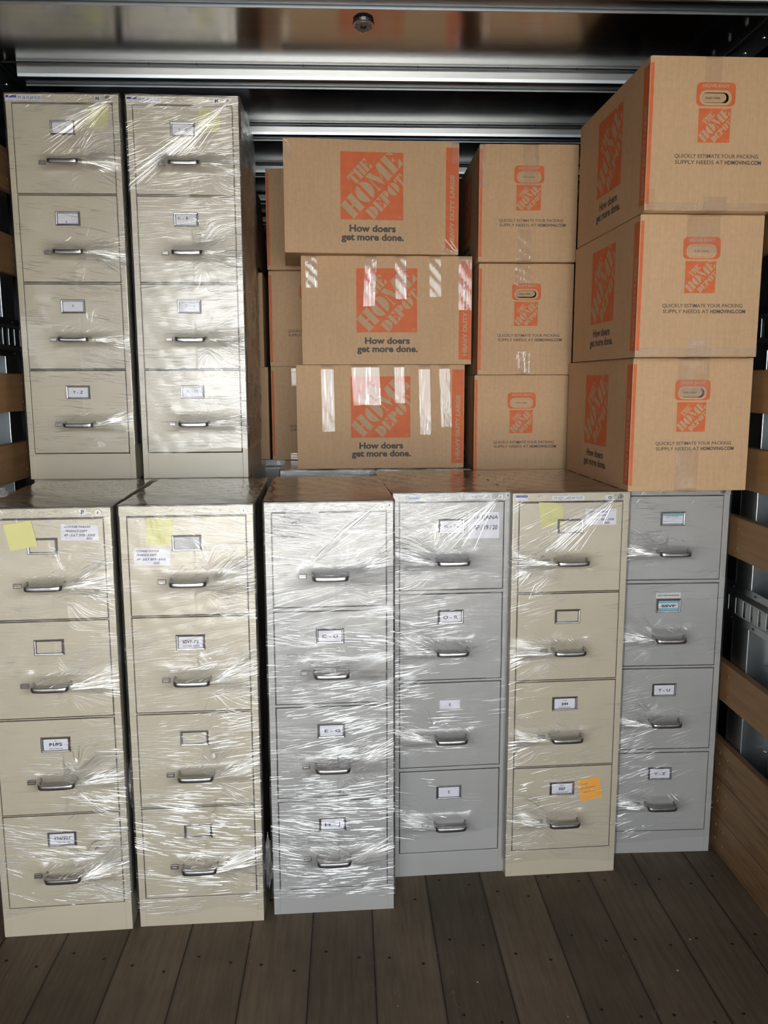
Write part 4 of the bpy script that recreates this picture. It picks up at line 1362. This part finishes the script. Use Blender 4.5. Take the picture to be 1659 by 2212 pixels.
BL_, BW_ = .6729, .3773
def carton(front, x, y, a, z, h, s, label, hole='shut', tapes=(), ry=0.0, dzp=0.0, group='moving cartons', side_print=True):
    """front = 'end' or 'long': which face looks at the door. Local frame: x across, y depth, z up, origin front-bottom centre"""
    L, W = BL_*s, BW_*s
    fx, fy = (W, L) if front == 'end' else (L, W)
    root = empty('moving_carton', (x, y, z), a, ry)
    tag(root, label, 'cardboard box', group)
    mb = MB()
    ins = .004
    def wallquad(p): mb.poly(p, CARTON)
    front_has_hole = front == 'end' and hole != 'shut'
    # closed shell: sides, back, top, bottom
    e = .0
    if front_has_hole:
        face_with_hole(mb, fx, h, lambda p: p, .3095+dzp)
        # dark inside with the folded-in grip flap
        mb.box(-fx/2+.006, fx/2-.006, .09, .094, .01, h-.01, CARTON_DK)
        fl = rounded_rect(0, 0, .078, .028, .0138)
        ang = .30 if hole == 'open' else .12
        q = []
        for (u, v) in fl:
            vv = v-.014
            q.append((u-.002, .006-vv*math.sin(ang)+.002, .3095+dzp+.0145+vv*math.cos(ang)*(.85 if hole == 'open' else 1)))
        mb.poly(q, CARTON_PRINTGAP)
        put_text(mb, 'PUSH HERE', -.004, .3080+dzp, .0058, GREYINK, .0065, .042)
    else:
        wallquad([(-fx/2, 0, 0), (fx/2, 0, 0), (fx/2, 0, h), (-fx/2, 0, h)])
    wallquad([(fx/2, 0, 0), (fx/2, fy, 0), (fx/2, fy, h), (fx/2, 0, h)])
    wallquad([(-fx/2, fy, 0), (-fx/2, 0, 0), (-fx/2, 0, h), (-fx/2, fy, h)])
    wallquad([(fx/2, fy, 0), (-fx/2, fy, 0), (-fx/2, fy, h), (fx/2, fy, h)])
    # top and bottom as flap pairs with a seam and slight sag/lift
    for zz, sg in ((h, 1), (0.0, -1)):
        g = .0015
        ym = fy/2
        lift = .0035*sg if sg > 0 else 0.0
        if front == 'end':
            xs = ((-fx/2, -g), (g, fx/2))
            for (xa, xb) in xs:
                mb.poly([(xa, 0, zz), (xb, 0, zz), (xb, fy, zz), (xa, fy, zz)][::sg], CARTON)
            mb.poly([(-g, 0, zz-sg*.003), (g, 0, zz-sg*.003), (g, fy, zz-sg*.003), (-g, fy, zz-sg*.003)][::sg], CARTON_DK)
        else:
            for (ya, yb) in ((0, ym-g), (ym+g, fy)):
                mb.poly([(-fx/2, ya, zz), (fx/2, ya, zz), (fx/2, yb, zz), (-fx/2, yb, zz)][::sg], CARTON)
            mb.poly([(-fx/2, ym-g, zz-sg*.003), (fx/2, ym-g, zz-sg*.003), (fx/2, ym+g, zz-sg*.003), (-fx/2, ym+g, zz-sg*.003)][::sg], CARTON_DK)
    # worn folded edges: slim rounded strips along the vertical and top corners
    for sx in (-1, 1):
        mb.box(sx*fx/2-.0022, sx*fx/2+.0004, -.0006, .0022, .001, h-.001, CARTON, .0008)
    mb.box(-fx/2+.001, fx/2-.001, -.0008, .004, h-.0045, h+.0006, CARTON, .001)
    mb.box(-fx/2+.001, fx/2-.001, -.0006, .004, -.0004, .0040, CARTON, .001)
    # prints
    if front == 'end':
        end_print(mb, fx, h, 'shut' if hole == 'shut' else 'open', lambda p: p, -.0002, dzp)
        x0 = -fx/2
        mb.poly([(x0, -.0008, .0185), (x0+.0100, -.0008, .0185), (x0+.0100, -.0008, h-.018), (x0, -.0008, h-.018)], ORANGE)
        if side_print:
            # left side is a long face: its own x runs from the back to the front edge
            PL = lambda p: (-fx/2+p[1], fy/2-p[0], p[2])
            long_print(mb, fy, h, PL, -.0002, dzp)
    else:
        long_print(mb, fx, h, lambda p: p, -.0002, dzp)
        PR = lambda p: (fx/2-p[1], fy/2+p[0], p[2])
        mb.poly([PR((-fy/2, -.0005, .0185)), PR((-fy/2+.0075, -.0005, .0185)), PR((-fy/2+.0075, -.0005, h-.018)), PR((-fy/2, -.0005, h-.018))], ORANGE)
    mb.build('carton', root)
    for (cs, wrapz) in tapes:
        tape(root, cs, h, wrapz)
    return root

def tape(root, cs, h, wrapz=None, N=10):
    """clear tape on the front face: corners TL,TR,BR,BL; wrapz 'top'/'bottom' folds it over the edge"""
    TL, TR, BR, BL = [Vector((c[0], 0, c[1])) for c in cs]
    vs, fs, uv, dn = [], [], [], []
    rnd = random.Random(int(abs(cs[0][0]*7919+cs[0][1]*104729)*10))
    M_ = 14
    for j in range(M_+1):
        t = j/M_
        for i in range(N+1):
            s = i/N
            p = BL.lerp(BR, s).lerp(TL.lerp(TR, s), t)
            yy = -.0016-.0007*abs(math.sin(t*9+s*3))
            if j == 0 and wrapz != 'bottom': p.z += rnd.uniform(-.0015, .0015)
            vs.append((p.x, yy, p.z)); uv.append((p.z*1.0, p.x*1.0)); dn.append((rnd.uniform(.3, .8), .05+.05*math.sin(t*7+s*5)))
    for j in range(M_):
        for i in range(N):
            a = j*(N+1)+i
            fs.append((a, a+1, a+N+2, a+N+1))
    if wrapz:
        b = len(vs); row = M_*(N+1) if wrapz == 'top' else 0
        zz = h+.0025 if wrapz == 'top' else -.0005
        for k_ in range(1, 5):
            for i in range(N+1):
                x0 = vs[row+i][0]
                vs.append((x0, -.0012+(.02 if wrapz == 'top' else .006)*k_ if k_ > 0 else 0, zz)); uv.append((zz+.02*k_, x0)); dn.append((.5, .4))
        prev = row
        for k_ in range(4):
            cur = b+k_*(N+1)
            for i in range(N):
                fs.append((prev+i, prev+i+1, cur+i+1, cur+i))
            prev = cur
    me = bpy.data.meshes.new('packing_tape')
    me.from_pydata(vs, [], fs)
    me.materials.append(TAPE)
    ul = me.uv_layers.new(name='pull')
    ca = me.color_attributes.new('dens', 'FLOAT_COLOR', 'POINT')
    for l in me.loops: ul.data[l.index].uv = uv[l.vertex_index]
    for i, (a, c) in enumerate(dn): ca.data[i].color = (a, max(0, c), 0, 1)
    for p in me.polygons: p.use_smooth = True
    o = bpy.data.objects.new('packing_tape', me)
    COL.objects.link(o)
    o.parent = root

def R4(x0, x1, z0, z1, sk=0.0):
    return [(x0, z1), (x1, z1), (x1+sk, z0), (x0+sk, z0)]

carton('end', 1.0810, 2.5972, .0305, 1.3255, .4165, 1.0183, 'cardboard carton at the bottom of the stack in the right corner', 'pushed',
       [(R4(-.050, .050, .300, .4165), 'top'), (R4(-.045, .030, 0, .135), 'bottom')])
carton('end', 1.0558, 2.5254, .0179, 1.7440, .4131, .9913, 'cardboard carton in the middle of the stack in the right corner', 'shut',
       [(R4(-.048, .052, .305, .4131), 'top'), (R4(-.188, .188, 0, .026), 'bottom'), (R4(-.03, .045, 0, .05), 'bottom')])
carton('end', 1.0546, 2.4824, .0147, 2.1592, .4184, 1.0120, 'topmost cardboard carton in the right corner, its grip hole punched open', 'open',
       [(R4(-.035, .015, .348, .4184), 'top'), (R4(-.19, .19, 0, .022), 'bottom'), (R4(-.02, .05, 0, .04), 'bottom'), (R4(-.19, -.165, 0, .06), 'bottom')])
carton('end', .6976, 3.3500, 0, 1.2765, .4205, .9995, 'lowest of the three narrow-end cartons right of the wide ones', 'shut', [], dzp=.001)
carton('end', .7005, 3.3175, .0051, 1.6990, .4241, .9843, 'middle of the three narrow-end cartons right of the wide ones', 'open',
       [(R4(-.047, .018, .345, .4241), 'top'), (R4(-.035, .02, 0, .09), 'bottom')])
carton('end', .6924, 3.2776, -.0045, 2.1255, .4263, .9911, 'topmost of the three narrow-end cartons right of the wide ones', 'shut',
       [(R4(-.024, .035, .270, .4263), 'top'), (R4(-.040, .015, 0, .118), 'bottom'), (R4(-.187, -.168, .27, .4263), 'top')])
carton('long', .1338, 3.3671, .0192, 1.3255, .4130, .9974, 'lowest wide carton in the middle, several clear tape strips down its front', tapes=[
       (R4(-.240, -.190, .150, .413, .004), 'top'), (R4(-.119, -.008, .255, .413, .008), 'top'), (R4(.052, .092, .262, .413, .004), 'top'),
       (R4(.150, .195, .135, .413, .008), 'top'), (R4(.232, .275, .165, .413, .012), 'top')])
carton('long', .1587, 3.3496, .0127, 1.7405, .4150, .9899, 'middle wide carton in the centre, five short tape strips hanging from its top', tapes=[
       (R4(-.318, -.272, .294, .415), 'top'), (R4(-.085, -.040, .225, .415, -.010), 'top'), (R4(.030, .073, .252, .415, .003), 'top'),
       (R4(.164, .209, .261, .415, .003), 'top'), (R4(.279, .331, .210, .415, .002), 'top')])
carton('long', .1013, 3.3020, .0747, 2.1575, .4105, .9868, 'topmost wide carton in the centre, turned slightly and shifted left', tapes=[
       ([(-.330, .4105), (-.312, .4105), (-.298, .335), (-.326, .335)], 'top'), ([(.283, .075), (.332, .018), (.332, 0.0), (.272, 0.0)], None), (R4(.305, .331, .33, .4105), 'top')])
for (yy, z, h, lab, tp) in ((3.765, 1.3260, .4140, 'lowest carton half hidden behind the wide cartons, tape at its corner', [(R4(-.10, -.03, .33, .4117), 'top'), (R4(-.11, .0, 0, .03), 'bottom')]),
                        (3.752, 1.7415, .4070, 'middle carton half hidden behind the wide cartons', []), (3.718, 2.1500, .4140, 'topmost carton half hidden behind the wide cartons', [])):
    carton('end', -.1490, yy, 0, z, h, 1.0, lab, 'shut', tp, side_print=True)
carton('end', -.545, 3.80, 0, 1.3260, .4117, 1.0, 'lowest carton squeezed between the upper cabinet and the rear stack', 'shut', [])
carton('end', -.560, 3.80, 0, 1.7392, .4080, 1.0, 'middle carton squeezed between the upper cabinet and the rear stack', 'shut', [])
carton('end', -.585, 3.80, 0, 2.1680, .4088, 1.0, 'topmost leaning carton between the upper cabinet and the rear stack', 'shut', [], ry=math.radians(-5.5))

# loose crumpled film bits between the cabinets
def crumple(loc, size, seed, label):
    bm = bmesh.new()
    bmesh.ops.create_icosphere(bm, subdivisions=3, radius=1.0)
    rnd = random.Random(seed)
    for v in bm.verts:
        nn = mnoise.noise(v.co*2.1+Vector((seed, 0, 0)))*.55+mnoise.noise(v.co*5.0+Vector((seed, 3, 0)))*.35
        v.co = Vector((v.co.x*size[0], v.co.y*size[1], v.co.z*size[2]))*(1+nn)
    me = bpy.data.meshes.new('film_scrap')
    bm.to_mesh(me); bm.free()
    me.materials.append(FILM)
    ul = me.uv_layers.new(name='pull')
    ca = me.color_attributes.new('dens', 'FLOAT_COLOR', 'POINT')
    for l in me.loops:
        c = me.vertices[l.vertex_index].co
        ul.data[l.index].uv = (c.x+c.y, c.z)
    for i in range(len(me.vertices)): ca.data[i].color = (.8, 1, 0, 1)
    o = bpy.data.objects.new('film_scrap', me)
    COL.objects.link(o)
    o.location = loc
    tag(o, label, 'plastic scrap')
crumple((-.672, 2.42, .465), (.009, .02, .06), 3, 'crumpled clear film tail between the two beige floor cabinets')
crumple((-.264, 2.44, .17), (.010, .02, .08), 5, 'crumpled clear film tail between the beige and the middle grey cabinet')
crumple((-1.06, 2.52, 1.348), (.030, .03, .020), 9, 'tuft of crumpled film on top of the far left cabinet')

# specks of paper on the floor
mb = MB()
rnd = random.Random(5)
for (x, y) in [(-.62, 1.86), (-.46, 1.80), (.12, 2.02), (.93, 2.12), (1.02, 2.25), (.35, 2.10), (-.1, 1.83), (.57, 1.96)]:
    r = rnd.uniform(.0015, .0035)
    pts = [(x+r*math.cos(a)*rnd.uniform(.6, 1.2), y+r*math.sin(a)*rnd.uniform(.6, 1.2), .0012) for a in [i*PI/3 for i in range(6)]]
    mb.poly(pts, PAPER)
    mb.poly([(p[0], p[1], 0.0003) for p in reversed(pts)], PAPER)
tag(mb.build('floor_debris'), 'tiny white specks scattered on the plank floor', 'debris', kind='stuff')
